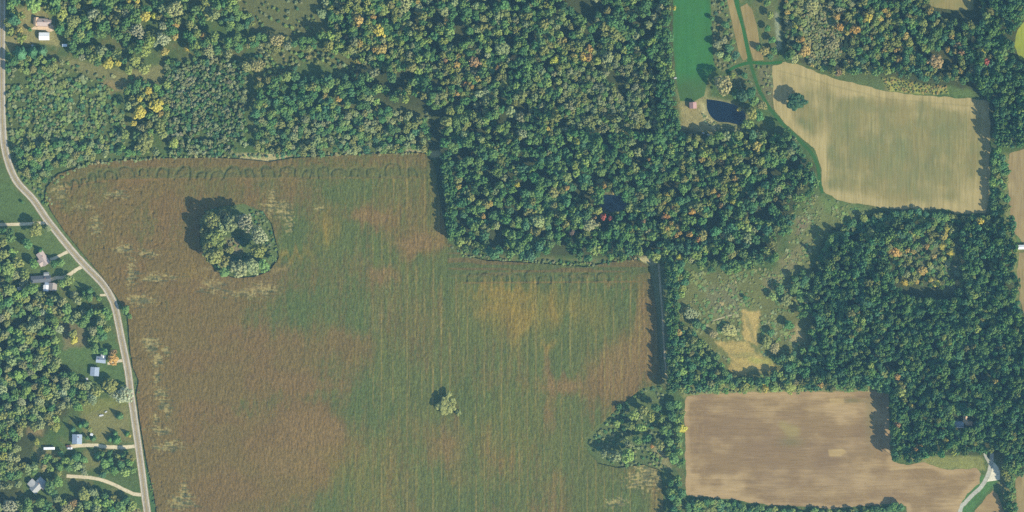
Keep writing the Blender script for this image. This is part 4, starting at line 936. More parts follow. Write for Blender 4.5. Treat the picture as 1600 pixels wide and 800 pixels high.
OPEN = [('green', 4), ('olive', 3), ('dark green', 4), ('light green', 1), ('grey-green', 1.5), ('yellow-green', .8), ('pale grey', .3), ('yellow', .25)]
MIXED = [('green', 3), ('olive', 3), ('light green', 2), ('grey-green', 2), ('dark green', 3), ('yellow-green', .9)]
DARK = [('dark green', 5), ('green', 4), ('teal green', 2), ('light green', 1.2), ('olive', 1.2), ('yellow-green', .4)]
DEEP = [('dark green', 5), ('green', 4), ('teal green', 3), ('light green', .4)]
def region(area, poly, spacing, dr, hr, palette, kinds, cover=1.0, ov=.72, gap=(30, .0), small=False, seed=1, even=False):
    xs = [p[0] for p in poly]; ys = [p[1] for p in poly]
    A = (max(xs) - min(xs)) * (max(ys) - min(ys))
    n = int(A / (spacing * spacing) * 5.5)
    r = np.random.default_rng(seed + 1000)
    x = r.uniform(min(xs), max(xs), n); y = r.uniform(min(ys), max(ys), n)
    ok = poly_sd(x, y, poly) < 0
    x, y = x[ok], y[ok]
    for pl in CLEAR:
        ok = poly_sd(x, y, pl) > 1.5; x, y = x[ok], y[ok]
    ok = line_d(x, y, ROAD) > 10; x, y = x[ok], y[ok]
    for ln, w in TRACKS:
        ok = line_d(x, y, ln) > w; x, y = x[ok], y[ok]
    if not len(x): return
    gp = fbm(x / gap[0], y / gap[0], seed + 5, 3)
    sz = fbm(x / 40, y / 40, seed + 9, 2); cn = fbm(x / 35, y / 35, seed + 13, 2)
    names = [p[0] for p in palette]; wts = np.array([p[1] for p in palette], float); cum = np.cumsum(wts / wts.sum())
    hn = fbm(x / 17, y / 17, seed + 21, 2)
    cnt = 0
    for i in range(len(x)):
        if gp[i] < gap[1]: continue
        if cover < 1 and r.random() > cover: continue
        d = dr[0] + (dr[1] - dr[0]) * np.clip(.75 * r.random() ** 1.4 + .7 * (sz[i] - .3), 0, 1)
        if not free(x[i], y[i], d, ov if small else ov * .84): continue
        q = np.clip(.55 * r.random() + .45 * np.clip((cn[i] - .25) * 2, 0, .999), 0, .999) if len(names) > 5 else r.random()
        c = names[int(np.searchsorted(cum, r.random() if r.random() < .65 else q))]
        k = kinds[int(r.integers(len(kinds)))]
        if c in ('pale tan', 'pale grey') and not small: k = 'feather' if r.random() < .6 else 'loose'
        h = hr[0] + (hr[1] - hr[0]) * np.clip(.35 * (d - dr[0]) / max(dr[1] - dr[0], .1) + .65 * r.random(), 0, 1)
        if not small and not even: h *= .62 + .8 * float(np.clip((hn[i] - .2) * 1.5, 0, 1))
        put(x[i], y[i], d, h, k, c, area, small=small); cnt += 1
    return cnt
B = ['clump', 'clump', 'clump', 'dense', 'spread']
BL = ['clump', 'clump', 'spread', 'loose']
SH = ['shrub']
# woods: tall straight edges first
region('clearing', [(1042, 412), (1056, 412), (1058, 610), (1044, 610)], 6, (9, 12), (17, 18.5), DEEP, B, 1, .6, even=True, seed=28)
region('right wood', [(1392, 612), (1402, 612), (1404, 716), (1396, 718)], 6, (9, 12), (17.5, 19), DEEP, B, 1, .6, even=True, seed=62)
region('upper right', [(1553, 158), (1564, 158), (1564, 232), (1553, 228)], 6, (9, 12), (17, 19), DEEP, B, 1, .6, even=True, seed=63)
region('central wood', [(692, 240), (704, 236), (712, 372), (704, 374), (697, 330)], 6, (9, 13), (13, 15), DEEP, B, 1, .62, even=True, seed=66)
# patches of autumn colour
GOLD = [('golden', 1.3), ('olive', 4.5), ('yellow-green', 2.5), ('green', 3), ('orange', .2), ('dark green', 2)]
region('central wood', [(1085, 275), (1140, 262), (1168, 275), (1150, 312), (1105, 322), (1088, 300)], 10, (7, 13), (10, 15), GOLD, B, .8, .66, (12, .36), seed=70)
region('central wood', [(1028, 300), (1056, 296), (1062, 372), (1030, 372)], 10, (7, 13), (10, 15), GOLD, B, .8, .66, (12, .38), seed=71)
region('central wood', [(1080, 235), (1200, 215), (1212, 236), (1110, 258)], 10, (7, 13), (10, 15), GOLD, B, .7, .66, (12, .38), seed=72)
region('upper centre', [(545, 10), (640, 15), (625, 85), (560, 75)], 10, (8, 14), (9, 13), GOLD, BL, .8, .68, (12, .38), seed=73)
region('upper centre', [(690, 85), (770, 85), (760, 150), (700, 145)], 10, (8, 14), (9, 13), GOLD + [('pale grey', 1.5)], BL, .7, .68, (12, .38), seed=74)
region('upper centre', [(850, 60), (945, 70), (940, 100), (860, 104)], 10, (8, 14), (9, 13), GOLD, BL, .7, .68, (12, .38), seed=75)
region('upper right', [(1320, 20), (1400, 15), (1425, 70), (1380, 100), (1330, 75)], 10, (7, 13), (7, 11), GOLD, BL, .7, .7, (12, .38), seed=76)
region('clearing', [(1150, 600), (1256, 600), (1256, 610), (1150, 611)], 8, (7, 12), (4, 7), [('yellow-green', 4), ('olive', 3), ('yellow', 1.5), ('light green', 2)], BL, 1, .7, even=True, seed=77)
# general cover
region('top left', [(60, -70), (380, -70), (372, 15), (330, 30), (345, 60), (340, 85), (250, 90), (225, 112), (160, 100), (110, 86), (96, 70), (92, 30), (60, 12)], 13, (9, 18), (9, 16), OPEN, BL, 1, .74, (22, .45), seed=1)
region('top left', [(4, -70), (60, -70), (55, 18), (38, 22), (36, 60), (7, 62)], 13, (11, 18), (9, 13), MIXED, BL, .7, .8, seed=2)
region('top left', [(12, 88), (40, 88), (100, 92), (90, 112), (10, 112)], 11, (7, 13), (4, 9), MIXED + [('golden', 1), ('pale tan', 1)], BL, .8, .8, seed=3)
region('top left', [(196, 130), (262, 130), (266, 240), (190, 245), (200, 180)], 13, (9, 15), (6, 11), OPEN, BL, .8, .85, (16, .42), seed=4)
region('top left', [(20, 226), (130, 222), (200, 236), (130, 250), (92, 263), (66, 288), (40, 268), (18, 246)], 10, (8, 14), (4, 9), [('dark green', 3), ('green', 3), ('yellow-green', 1), ('grey-green', 3), ('olive', 2)], BL, .9, .75, seed=6)
region('top left', [(345, 60), (400, 55), (500, 62), (520, 85), (440, 78), (400, 72), (345, 90)], 11, (8, 14), (6, 11), OPEN, BL, .8, .74, (14, .45), seed=5)
region('top left', [(340, 25), (372, 18), (400, 28), (400, 40), (345, 45)], 9, (7, 12), (5, 8), [('green', 2), ('teal green', 1), ('light green', 2)], BL, .9, .75, seed=55)
region('upper centre', [(398, 135), (430, 120), (470, 118), (540, 122), (575, 150), (520, 182), (398, 182)], 11, (9, 15), (8, 13), DARK + [('olive', 1.5)], BL, 1, .7, (16, .40), seed=7)
region('upper centre', [(500, -70), (690, -70), (690, 212), (672, 180), (668, 150), (560, 168), (530, 130), (580, 105), (520, 80), (502, 58)], 11, (7, 17), (8, 16), MIXED + [('dark green', 3), ('golden', .2)], B + ['loose'], 1, .68, (17, .41), seed=8)
region('upper centre', [(690, -70), (1048, -70), (1044, 60), (1048, 130), (1026, 130), (1022, 95), (880, 95), (875, 205), (690, 215)], 11, (7, 17), (9, 17), MIXED + [('dark green', 5), ('green', 3)], B + ['loose'], 1, .68, (17, .40), seed=9)
region('upper centre', [(880, 97), (1020, 95), (1024, 200), (960, 206), (878, 205)], 8.5, (7, 11), (8, 12), [('grey-green', 4), ('olive', 2), ('green', 2), ('pale grey', .8), ('light green', 1)], BL, 1, .74, (18, .32), seed=10)
region('upper centre', [(1028, -70), (1050, -70), (1044, 60), (1050, 130), (1060, 210), (1028, 208)], 8, (9, 12), (14, 17), DEEP, B, 1, .66, even=True, seed=11)
region('upper centre', [(398, 184), (520, 184), (560, 168), (668, 176), (672, 238), (560, 238), (430, 244), (398, 238)], 10, (8, 13), (5, 9), [('grey-green', 4), ('green', 3), ('olive', 2), ('teal green', 1), ('dark green', 2)], BL, .9, .78, (15, .43), seed=12)
region('central wood', [(692, 214), (876, 206), (960, 208), (1062, 207), (1075, 216), (1200, 208), (1240, 212), (1268, 236), (1278, 260), (1274, 295), (1245, 315), (1236, 345), (1228, 385), (1196, 415), (1130, 425), (1060, 417), (1030, 406), (1000, 400), (920, 405), (850, 402), (780, 399), (728, 392), (706, 374), (698, 330), (690, 280)],
       11.5, (7, 18), (10, 17), DARK + [('grey-green', .8)], B, 1, .68, (16, .40), seed=13)
# scrub and plantation
SCR = [('grey-green', 4), ('green', 2), ('teal green', .8), ('light green', 2.5), ('dark green', .7), ('olive', 2.5)]
WEED = [('olive', 5), ('grey-green', 2), ('light green', 1.5), ('green', 3), ('pale tan', .6)]
region('left scrub', [(13, 110), (95, 108), (165, 132), (190, 152), (196, 215), (196, 238), (120, 240), (60, 250), (22, 240), (13, 180)], 5.2, (3.2, 10), (1.0, 3.6), SCR, SH, .95, .64, (10, .44), True, seed=14)
region('left scrub', [(100, 95), (170, 118), (255, 120), (262, 140), (200, 150), (150, 135)], 9, (3, 7), (1.2, 2.5), SCR + [('pale tan', 3), ('dark green', 2)], SH, .35, 1.2, (14, .3), True, seed=15)
region('plantation', [(258, 95), (340, 90), (386, 100), (388, 170), (384, 236), (350, 240), (264, 240)], 5.4, (4, 9.5), (3.5, 6.5), [('grey-green', 5), ('green', 2.5), ('pale grey', 1.2), ('teal green', 1.5), ('dark green', 1)], ['shrub', 'shrub', 'clump'], 1, .62, (10, .34), True, seed=16)
region('upper centre scrub', [(375, 0), (500, 0), (505, 40), (490, 60), (400, 56)], 12, (3, 8), (1.5, 3.5), SCR, SH, .35, 1.3, (16, .4), True, seed=17)
region('upper centre scrub', [(400, 72), (520, 82), (575, 104), (540, 125), (440, 130), (400, 128)], 7, (4, 9), (2, 5), SCR + [('pale tan', 1.5)], SH, .6, .95, (14, .4), True, seed=18)
region('upper centre scrub', [(398, 184), (520, 184), (560, 168), (670, 176), (672, 236), (398, 240)], 6, (4, 8), (2, 4), SCR, SH, .7, .9, (12, .4), True, seed=19)
# right hand woods
region('verge scrub', [(1252, 10), (1300, 8), (1318, 60), (1312, 95), (1262, 92), (1250, 50)], 4.5, (3, 7), (1.2, 3), [('olive', 5), ('pale tan', 3), ('grey-green', 2), ('green', 1)], SH, .9, .62, (9, .34), True, seed=78)
region('upper right', [(1226, -70), (1330, -70), (1345, 60), (1330, 100), (1290, 112), (1270, 104), (1250, 94), (1226, 90)], 10, (5, 12), (3, 6), [('pale tan', 1.5), ('olive', 5), ('green', 2), ('golden', 1), ('grey-green', 2), ('dark green', 1.5)], BL, 1, .72, (18, .3), seed=20)
region('upper right', [(1226, 20), (1250, 30), (1252, 92), (1228, 92)], 9, (8, 12), (9, 12), DEEP, B, 1, .7, seed=21)
region('upper right', [(1330, -70), (1442, -70), (1448, 14), (1475, 34), (1520, 36), (1520, 130), (1490, 128), (1440, 122), (1380, 114), (1290, 116), (1330, 100), (1345, 60)], 11, (8, 14), (9, 14), DARK + [('olive', 2), ('yellow-green', 1.2), ('golden', .8), ('pale tan', .5), ('russet', .3)], BL + B, 1, .7, (22, .33), seed=22)
region('upper right', [(1524, -70), (1600, -70), (1690, -70), (1690, 10), (1602, 28), (1586, 42), (1580, 75), (1588, 98), (1604, 104), (1690, 106), (1690, 228), (1600, 228), (1575, 232), (1553, 228), (1553, 160), (1530, 144), (1520, 130), (1522, 40), (1536, 30)], 10, (7, 15), (13, 18), DEEP + [('olive', .4)], B, 1, .66, (20, .22), seed=23)
region('upper right', [(1546, 230), (1575, 234), (1572, 290), (1576, 330), (1552, 336), (1550, 300)], 11, (9, 14), (8, 13), DARK + [('yellow-green', .8)], BL, .9, .72, (14, .3), seed=24)
CLEAR.append(THIN)
region('right wood', [(1352, 338), (1400, 331), (1440, 331), (1490, 339), (1545, 340), (1545, 352), (1490, 352), (1440, 346), (1400, 347), (1360, 358), (1320, 372), (1300, 390), (1286, 420), (1276, 440), (1278, 400), (1300, 368), (1330, 350)], 9, (7, 13), (5, 8.5), DARK + [('olive', 1.5), ('yellow-green', 1)], BL, 1, .7, even=True, seed=65)
region('right wood', [(1370, 352), (1400, 346), (1440, 345), (1490, 352), (1540, 352), (1555, 346), (1577, 340), (1584, 375), (1586, 430), (1590, 470), (1604, 514), (1690, 520), (1690, 700), (1600, 702), (1560, 708), (1500, 709), (1460, 708), (1420, 720), (1396, 718), (1392, 700), (1392, 612), (1345, 606), (1300, 598), (1272, 580), (1266, 540), (1270, 475), (1278, 405), (1292, 374), (1330, 354)],
       10, (7, 14.5), (13, 18), DEEP + [('olive', .5), ('yellow-green', .25)], B, 1, .64, (15, .26), seed=25)
CLEAR.remove(THIN)
region('clearing', [(1240, 430), (1270, 420), (1275, 480), (1255, 500), (1245, 470)], 10, (9, 14), (7, 11), DARK, BL, .8, .8, seed=26)
region('clearing', [(1043, 414), (1062, 416), (1085, 430), (1070, 450), (1062, 500), (1095, 530), (1122, 560), (1146, 588), (1240, 598), (1270, 588), (1300, 600), (1362, 608), (1240, 610), (1075, 612), (1046, 612), (1042, 500)], 11, (9, 14), (8, 14), DARK + [('olive', 1.2), ('yellow-green', .8), ('pale tan', .3), ('golden', .2)], B + ['loose'], 1, .68, (22, .25), seed=27)
region('clearing', [(1215, 560), (1262, 540), (1300, 596), (1240, 596), (1200, 590)], 11, (9, 13), (7, 11), DARK + [('olive', 2)], BL, .9, .72, seed=29)
region('clearing', [(1076, 425), (1205, 420), (1262, 430), (1262, 560), (1220, 590), (1160, 592), (1130, 560), (1100, 530), (1066, 500)], 5.5, (2, 7.5), (.35, 1.0), WEED, SH, .5, .7, (8, .50), True, seed=30)
region('clearing', [(1240, 320), (1275, 305), (1345, 324), (1350, 334), (1290, 368), (1262, 420), (1220, 432), (1232, 380)], 5.5, (2, 7), (.35, 1.0), WEED, SH, .5, .7, (8, .50), True, seed=31)
region('lower hedge', [(1043, 620), (1066, 636), (1067, 730), (1048, 730), (1042, 700)], 10, (9, 13), (7, 10), DARK + [('olive', 2)], BL, .8, .75, seed=32)
region('lower hedge', [(1046, 744), (1065, 746), (1067, 860), (1046, 860)], 10, (10, 14), (9, 12), DARK, B, 1, .7, seed=33)
region('lower hedge', [(960, 636), (1000, 615), (1040, 620), (1044, 700), (990, 722), (940, 720), (925, 700)], 10, (7, 12), (5, 9), DARK + [('olive', 2), ('grey-green', 2)], BL, .04, 1.0, seed=34)
region('lower right', [(1074, 786), (1130, 782), (1200, 794), (1300, 800), (1400, 790), (1410, 860), (1074, 860)], 9, (8, 13), (4, 7), DARK + [('olive', 2), ('light green', 1)], BL, 1, .72, seed=35)
region('lower right', [(1562, 712), (1600, 704), (1690, 704), (1690, 732), (1602, 734), (1586, 742), (1584, 780), (1584, 860), (1572, 790), (1566, 750)], 10, (9, 14), (9, 14), DARK + [('olive', 1.5), ('light green', 1)], B, 1, .7, seed=36)
region('lower right', [(1566, 750), (1586, 745), (1588, 860), (1570, 860)], 9, (7, 11), (7, 10), DARK + [('olive', 3)], BL, .8, .8, seed=37)
region('right wood', THIN, 8, (6, 11), (4, 7.5), [('olive', 4), ('golden', .4), ('yellow-green', 2.5), ('grey-green', 2), ('green', 5), ('dark green', 2)], BL, .75, .75, (10, .42), seed=60)
region('right wood', THIN, 6, (3, 6), (1, 2.5), WEED, SH, .6, .9, (10, .3), True, seed=61)
# among the houses
WEST = [('olive', 4), ('grey-green', 3), ('green', 3), ('light green', 2.5), ('dark green', 1.5), ('pale grey', .8), ('yellow-green', .8), ('pale tan', .3)]
region('houses', [(-70, 440), (22, 432), (45, 440), (98, 458), (140, 462), (168, 480), (172, 505), (166, 535), (148, 532), (128, 505), (98, 500), (88, 540), (95, 562), (84, 582), (112, 582), (140, 602), (150, 622), (104, 648), (96, 664), (64, 668), (42, 668), (28, 700), (42, 720), (62, 735), (34, 742), (20, 790), (20, 860), (-70, 860)], 13, (10, 17), (8, 14), WEST, B + ['loose', 'spread'], 1, .7, (24, .32), seed=38)
region('houses', [(-70, 356), (20, 358), (26, 400), (44, 430), (-70, 440)], 13, (11, 18), (8, 13), WEST, BL, .8, .8, seed=39)
region('houses', [(26, 775), (90, 778), (160, 772), (222, 784), (232, 860), (20, 860)], 13, (10, 17), (7, 12), WEST, BL, .7, .8, (20, .35), seed=40)
region('houses', [(66, 710), (100, 714), (140, 714), (135, 738), (90, 742), (70, 734), (60, 722)], 11, (9, 14), (7, 10), WEST, BL, .6, .85, seed=41)
region('houses', [(146, 706), (212, 706), (216, 744), (160, 742)], 11, (7, 11), (5, 9), DARK, BL, .4, .9, seed=42)
region('verge scrub', [(14, 246), (40, 262), (70, 296), (84, 320), (66, 318), (30, 280)], 6, (3, 7), (1, 3), SCR, SH, .6, .95, (10, .3), True, seed=43)
region('verge scrub', [(320, 326), (412, 330), (434, 385), (420, 424), (340, 424), (314, 380)], 6, (3, 6), (1, 2.2), SCR, SH, .5, 1.0, (10, .4), True, seed=44)
region('verge scrub', [(1056, 600), (1366, 605), (1362, 611), (1070, 616)], 5, (3, 6), (1, 2.5), SCR + [('yellow-green', 3), ('pale tan', 2)], SH, .7, .9, (10, .2), True, seed=45)
region('verge scrub', [(1098, 178), (1112, 190), (1135, 196), (1160, 200), (1160, 205), (1120, 204), (1102, 192)], 3.5, (2, 4.5), (.5, 1.3), [('pale tan', 4), ('olive', 3), ('grey-green', 2)], SH, .7, .8, (8, .3), True, seed=80)
region('verge scrub', [(72, 285), (130, 256), (250, 243), (400, 242), (660, 236), (660, 240), (400, 246), (250, 247), (130, 260), (80, 290)], 5, (3, 7), (1, 3), SCR + [('pale tan', 4), ('yellow-green', 1)], SH, .8, .9, (10, .2), True, seed=46)
region('verge scrub', [(1378, 121), (1440, 131), (1480, 135), (1481, 147), (1390, 144)], 4, (2.5, 5), (1, 1.8), [('golden', 3), ('yellow-green', 3), ('olive', 3)], SH, .6, .95, (10, .25), True, seed=47)
region('verge scrub', [(1112, 0), (1136, 0), (1150, 60), (1158, 95), (1130, 112), (1116, 100)], 5, (3, 6), (1, 2.5), SCR + [('pale tan', 3)], SH, .4, 1.1, (10, .35), True, seed=48)
region('verge scrub', [(1140, 102), (1170, 102), (1206, 104), (1208, 168), (1185, 145), (1145, 140)], 6, (3, 6), (.8, 2), SCR + [('pale tan', 2), ('purple-brown', .6)], SH, .45, 1.1, (10, .38), True, seed=49)
region('verge scrub', [(920, 690), (950, 655), (1000, 612), (1036, 604), (1040, 730), (960, 728)], 6, (3, 7), (1, 2.5), SCR + [('pale tan', 1)], SH, .45, 1.0, (10, .38), True, seed=50)
region('verge scrub', [(700, 380), (724, 396), (800, 404), (920, 410), (1000, 402), (1000, 406), (920, 416), (800, 408), (716, 400)], 4.5, (3, 6), (1, 2.5), SCR + [('pale tan', 1)], SH, .7, .9, (10, .3), True, seed=51)
region('verge scrub', [(215, 598), (222, 640), (246, 790), (240, 790), (226, 720), (208, 600)], 4, (2.5, 4.5), (.6, 1.4), [('green', 3), ('olive', 2), ('teal green', 1)], SH, .7, .9, (8, .3), True, seed=52)

# ------------------------------------------------------------------ trees: which ones become objects
def inview(t): return -4 < t['x'] < 1604 and -4 < t['y'] < 804
PLACE = {
    'tan field': 'alone in the tan stubble field', 'mid field': 'alone in the middle of the crop field', 'island': 'in the round island inside the crop field',
    'pond': 'beside the dark blue pond', 'top left': 'in the top left wood', 'upper centre': 'in the top centre wood', 'central wood': 'in the dark central wood',
    'upper right': 'in the wood above the tan field', 'right wood': 'in the wood below the tan field', 'clearing': 'around the scrubby clearing', 'lower hedge': 'in the thicket right of the crop field',
    'houses': 'among the houses left of the road', 'hay strips': 'beside the tan hay strips', 'lower right': 'by the lower right brown field',
    'left scrub': 'in the scrub right of the upper road', 'plantation': 'in the thicket above the crop field', 'upper centre scrub': 'in the grassy scrub at top centre left', 'verge scrub': 'on a field verge',
}
def species(t):
    if t['small']: return 'shrub'
    if t['kind'] == 'cone': return 'conifer_tree'
    if t['tint'] in ('yellow', 'orange', 'golden', 'red', 'russet', 'purple-brown'): return 'autumn_tree'
    if t['kind'] == 'feather' or t['tint'] in ('pale tan', 'pale grey'): return 'sparse_tree'
    return 'broadleaf_tree'
ORD = ['first', 'second', 'third', 'fourth', 'fifth', 'sixth', 'seventh', 'eighth', 'ninth', 'tenth', 'eleventh', 'twelfth', 'thirteenth', 'fourteenth', 'fifteenth', 'sixteenth', 'seventeenth', 'eighteenth', 'nineteenth', 'twentieth']
KINDWORD = {'conifer_tree': 'pointed conifer', 'autumn_tree': 'autumn tree', 'sparse_tree': 'thin-leaved tree', 'broadleaf_tree': 'broadleaf tree', 'shrub': 'shrub'}
chosen = []; rest_tree = []; rest_shrub = []
byk = {}
for t in TREES: byk.setdefault(species(t), []).append(t)
for k, lst in byk.items():
    hero = [t for t in lst if t['hero'] and inview(t)]
    oth = sorted([t for t in lst if not t['hero'] and inview(t)], key=lambda t: -t['d'])
    n = max(0, 290 - len(hero))
    chosen += hero + oth[:n]
    left = oth[n:] + [t for t in lst if not inview(t)]
    (rest_shrub if k == 'shrub' else rest_tree).extend(left)
groups = {}
for t in chosen:
    if t['hero']: groups.setdefault((t['area'], t['tint'], species(t)), []).append(t)
for key, lst in groups.items():
    lst.sort(key=lambda t: t['x'])
    area, tint, sp = key
    for i, t in enumerate(lst):
        w = KINDWORD[sp]; pl = PLACE[area]
        if len(lst) == 1: t['label'] = 'the one conspicuous %s %s %s' % (tint, w, pl)
        elif i == 0: t['label'] = 'leftmost conspicuous %s %s %s' % (tint, w, pl)
        elif i == len(lst) - 1: t['label'] = 'rightmost conspicuous %s %s %s' % (tint, w, pl)
        else: t['label'] = '%s conspicuous %s %s from left %s' % (ORD[i], tint, w, pl)
GROUPWORD = {'conifer_tree': 'conifers in the yards', 'autumn_tree': 'autumn trees', 'sparse_tree': 'thin pale trees', 'broadleaf_tree': 'broadleaf trees', 'shrub': 'shrubs'}
for t in chosen:
    sp = species(t)
    if 'label' not in t:
        t['label'] = '%s %s growing %s' % (t['tint'], KINDWORD[sp], PLACE[t['area']])
        t['group'] = '%s %s %s' % (t['tint'], GROUPWORD[sp], PLACE[t['area']])
    x, y = W(t['x'], t['y'])
    rot = random.random() * 6.283; d = t['d'] * S * 1.06
    tint = jitter(TINT[t['tint']])
    if sp == 'shrub':
        o = link('shrub', CROWN[t['shape']]); o['tint'] = tuple(q * .82 for q in tint)
        o.location = (x, y, 0); o.scale = (d, d, t['h']); o.rotation_euler = (0, 0, rot)
        tag(o, t['label'], 'shrub', t.get('group'))
        continue
    root = bpy.data.objects.new(sp, None); COL.objects.link(root)
    root.location = (x, y, 0); root.rotation_euler = (0, 0, rot); root.empty_display_size = 1
    tag(root, t['label'], 'tree', t.get('group', GROUPWORD[sp] + ' ' + PLACE[t['area']]))
    c = link('crown', CROWN[t['shape']], root); c.scale = (d, d, t['h']); c['tint'] = tint
    k = link('trunk', TRUNK[t['shape']], root); k.scale = (d, d, t['h'])

def scatter(name, lst, label, cat):
    n = len(lst)
    me = bpy.data.meshes.new(name)
    co = np.array([(*W(t['x'], t['y']), 0.0) for t in lst], np.float32)
    me.vertices.add(n); me.vertices.foreach_set('co', co.ravel())
    a = me.attributes.new('tint', 'FLOAT_COLOR', 'POINT')
    a.data.foreach_set('color', np.array([(*[q * (.82 if t['small'] else 1) for q in jitter(TINT[t['tint']])], 1) for t in lst], np.float32).ravel())
    a = me.attributes.new('scl', 'FLOAT_VECTOR', 'POINT')
    a.data.foreach_set('vector', np.array([(t['d'] * S * 1.06, t['d'] * S * 1.06, t['h']) for t in lst], np.float32).ravel())
    a = me.attributes.new('rot', 'FLOAT_VECTOR', 'POINT')
    a.data.foreach_set('vector', np.array([(0, 0, random.random() * 6.283) for t in lst], np.float32).ravel())
    a = me.attributes.new('idx', 'INT', 'POINT')
    a.data.foreach_set('value', np.array([t['shape'] for t in lst], np.int32))
    o = link(name, me)
    ng = bpy.data.node_groups.new(name + '_growth', 'GeometryNodeTree')
    ng.interface.new_socket('Geometry', in_out='INPUT', socket_type='NodeSocketGeometry')
    ng.interface.new_socket('Geometry', in_out='OUTPUT', socket_type='NodeSocketGeometry')
    N, L = ng.nodes, ng.links
    gi = N.new('NodeGroupInput'); go = N.new('NodeGroupOutput')
    ci = N.new('GeometryNodeCollectionInfo'); ci.inputs['Collection'].default_value = proto_col
    ci.inputs['Separate Children'].default_value = True; ci.inputs['Reset Children'].default_value = True
    ip = N.new('GeometryNodeInstanceOnPoints'); ip.inputs['Pick Instance'].default_value = True
    def attr(nm, ty):
        q = N.new('GeometryNodeInputNamedAttribute'); q.data_type = ty; q.inputs['Name'].default_value = nm; return q.outputs[0]
    L.new(gi.outputs[0], ip.inputs['Points']); L.new(ci.outputs[0], ip.inputs['Instance'])
    L.new(attr('idx', 'INT'), ip.inputs['Instance Index']); L.new(attr('rot', 'FLOAT_VECTOR'), ip.inputs['Rotation']); L.new(attr('scl', 'FLOAT_VECTOR'), ip.inputs['Scale'])
    L.new(ip.outputs[0], go.inputs[0])
    md = o.modifiers.new('growth', 'NODES'); md.node_group = ng
    tag(o, label, cat, kind='stuff')
    return o
scatter('woodland', rest_tree, 'dense mass of green and olive broadleaf woodland around the fields', 'woodland')
scatter('scrub', rest_shrub, 'mass of low grey-green and tan shrubs and weeds in clearings and verges', 'scrub')
print('trees', len(TREES), 'objects', len(chosen), {k: len(v) for k, v in byk.items()})

# ------------------------------------------------------------------ buildings
def root_at(name, x, y, ang, label, cat, group=None):
    o = bpy.data.objects.new(name, None); COL.objects.link(o)
    wx, wy = W(x, y); o.location = (wx, wy, 0); o.rotation_euler = (0, 0, math.radians(ang))
    return tag(o, label, cat, group)

def block(root, cx, cy, lx, ly, hw, hr, roof, wall, axis='x', hip=0.0, over=.45, openings=True, z0=0.0):
    """one wing: walls with gables, a real roof of two slopes with thickness and eaves, windows with frames"""
    x0, x1, y0, y1 = cx - lx / 2, cx + lx / 2, cy - ly / 2, cy + ly / 2
    def T(p):   # swap axes for ridge along y
        return p
    mb = MB()
    if axis == 'x':
        prof = [(y0, z0), (y1, z0), (y1, hw), (cy, hw + hr * (1 if hip == 0 else .02)), (y0, hw)]
        mb.loft([[(x0, a, b) for a, b in prof], [(x1, a, b) for a, b in prof]])
    else:
        prof = [(x1, z0), (x0, z0), (x0, hw), (cx, hw + hr * (1 if hip == 0 else .02)), (x1, hw)]
        mb.loft([[(a, y0, b) for a, b in prof], [(a, y1, b) for a, b in prof]])
    mb.build('wall', wall, root)
    th = .16
    ea, eb = (ly / 2 + over), hr * over / (max(ly, .1) / 2) if axis == 'x' else 0
    half = (ly if axis == 'x' else lx) / 2; L = (lx if axis == 'x' else ly) / 2 + over
    drop = hr / half * over
    rid = L - hip * half if hip else L
    def pt(s, t, z): return (cx + s, cy + t, z) if axis == 'x' else (cx - t, cy + s, z)
    zr = hw + hr + .03; ze = hw - drop + .03
    vs = []
    for dz in (0, th):
        vs += [pt(-L, -half - over, ze + dz), pt(L, -half - over, ze + dz), pt(L, half + over, ze + dz), pt(-L, half + over, ze + dz), pt(-rid, 0, zr + dz), pt(rid, 0, zr + dz)]
    fs = [(0, 4, 5, 1), (2, 5, 4, 3)]
    top = [(6, 7, 11, 10), (8, 9, 10, 11)]
    if hip: top += [(7, 8, 11), (9, 6, 10)]; fs += [(1, 5, 2), (3, 4, 0)]
    side = [(0, 1, 7, 6), (2, 3, 9, 8)]
    if hip: side += [(1, 2, 8, 7), (3, 0, 6, 9)]
    else: side += [(1, 5, 11, 7), (5, 2, 8, 11), (3, 4, 10, 9), (4, 0, 6, 10)]
    r = MB().add(vs, fs + top + side).build('roof', roof, root)
    rc = MB().tube(pt(-rid, 0, zr + th), pt(rid, 0, zr + th), .09, .09, 6).build('ridge_cap', roof, r)
    if openings:
        n = max(1, int((lx if axis == 'x' else ly) / 4))
        for s in (-1, 1):
            for k in range(n):
                p = -L + over + (k + .5) * (2 * (L - over)) / n
                a, b = p - .55, p + .55; t0 = s * (half + .005); t1 = s * (half + .05)
                def bx(a0, a1, u0, u1, z0_, z1_):
                    q0 = pt(a0, u0, z0_); q1 = pt(a1, u1, z1_)
                    return MB().box(min(q0[0], q1[0]), max(q0[0], q1[0]), min(q0[1], q1[1]), max(q0[1], q1[1]), z0_, z1_)
                if k == 0 and s == -1:
                    d = bx(p - .5, p + .5, t0, t1, z0 + .05, z0 + 2.1).build('door', M['trim'], root)
                    bx(p + .32, p + .4, t1, t1 + s * .06, z0 + 1, z0 + 1.1).build('handle', M['tyre'], d)
                else:
                    fr = bx(a - .08, b + .08, t0, t1, z0 + .92, z0 + 2.08).build('window', M['trim'], root)
                    bx(a, b, t1 + s * .002, t1 + s * .03, z0 + 1.0, z0 + 2.0).build('pane', M['glass'], fr)
    return r
def chimney(roof, x, y, z0, z1):
    MB().box(x - .35, x + .35, y - .35, y + .35, z0, z1).build('chimney', M['brick_chimney'], roof)

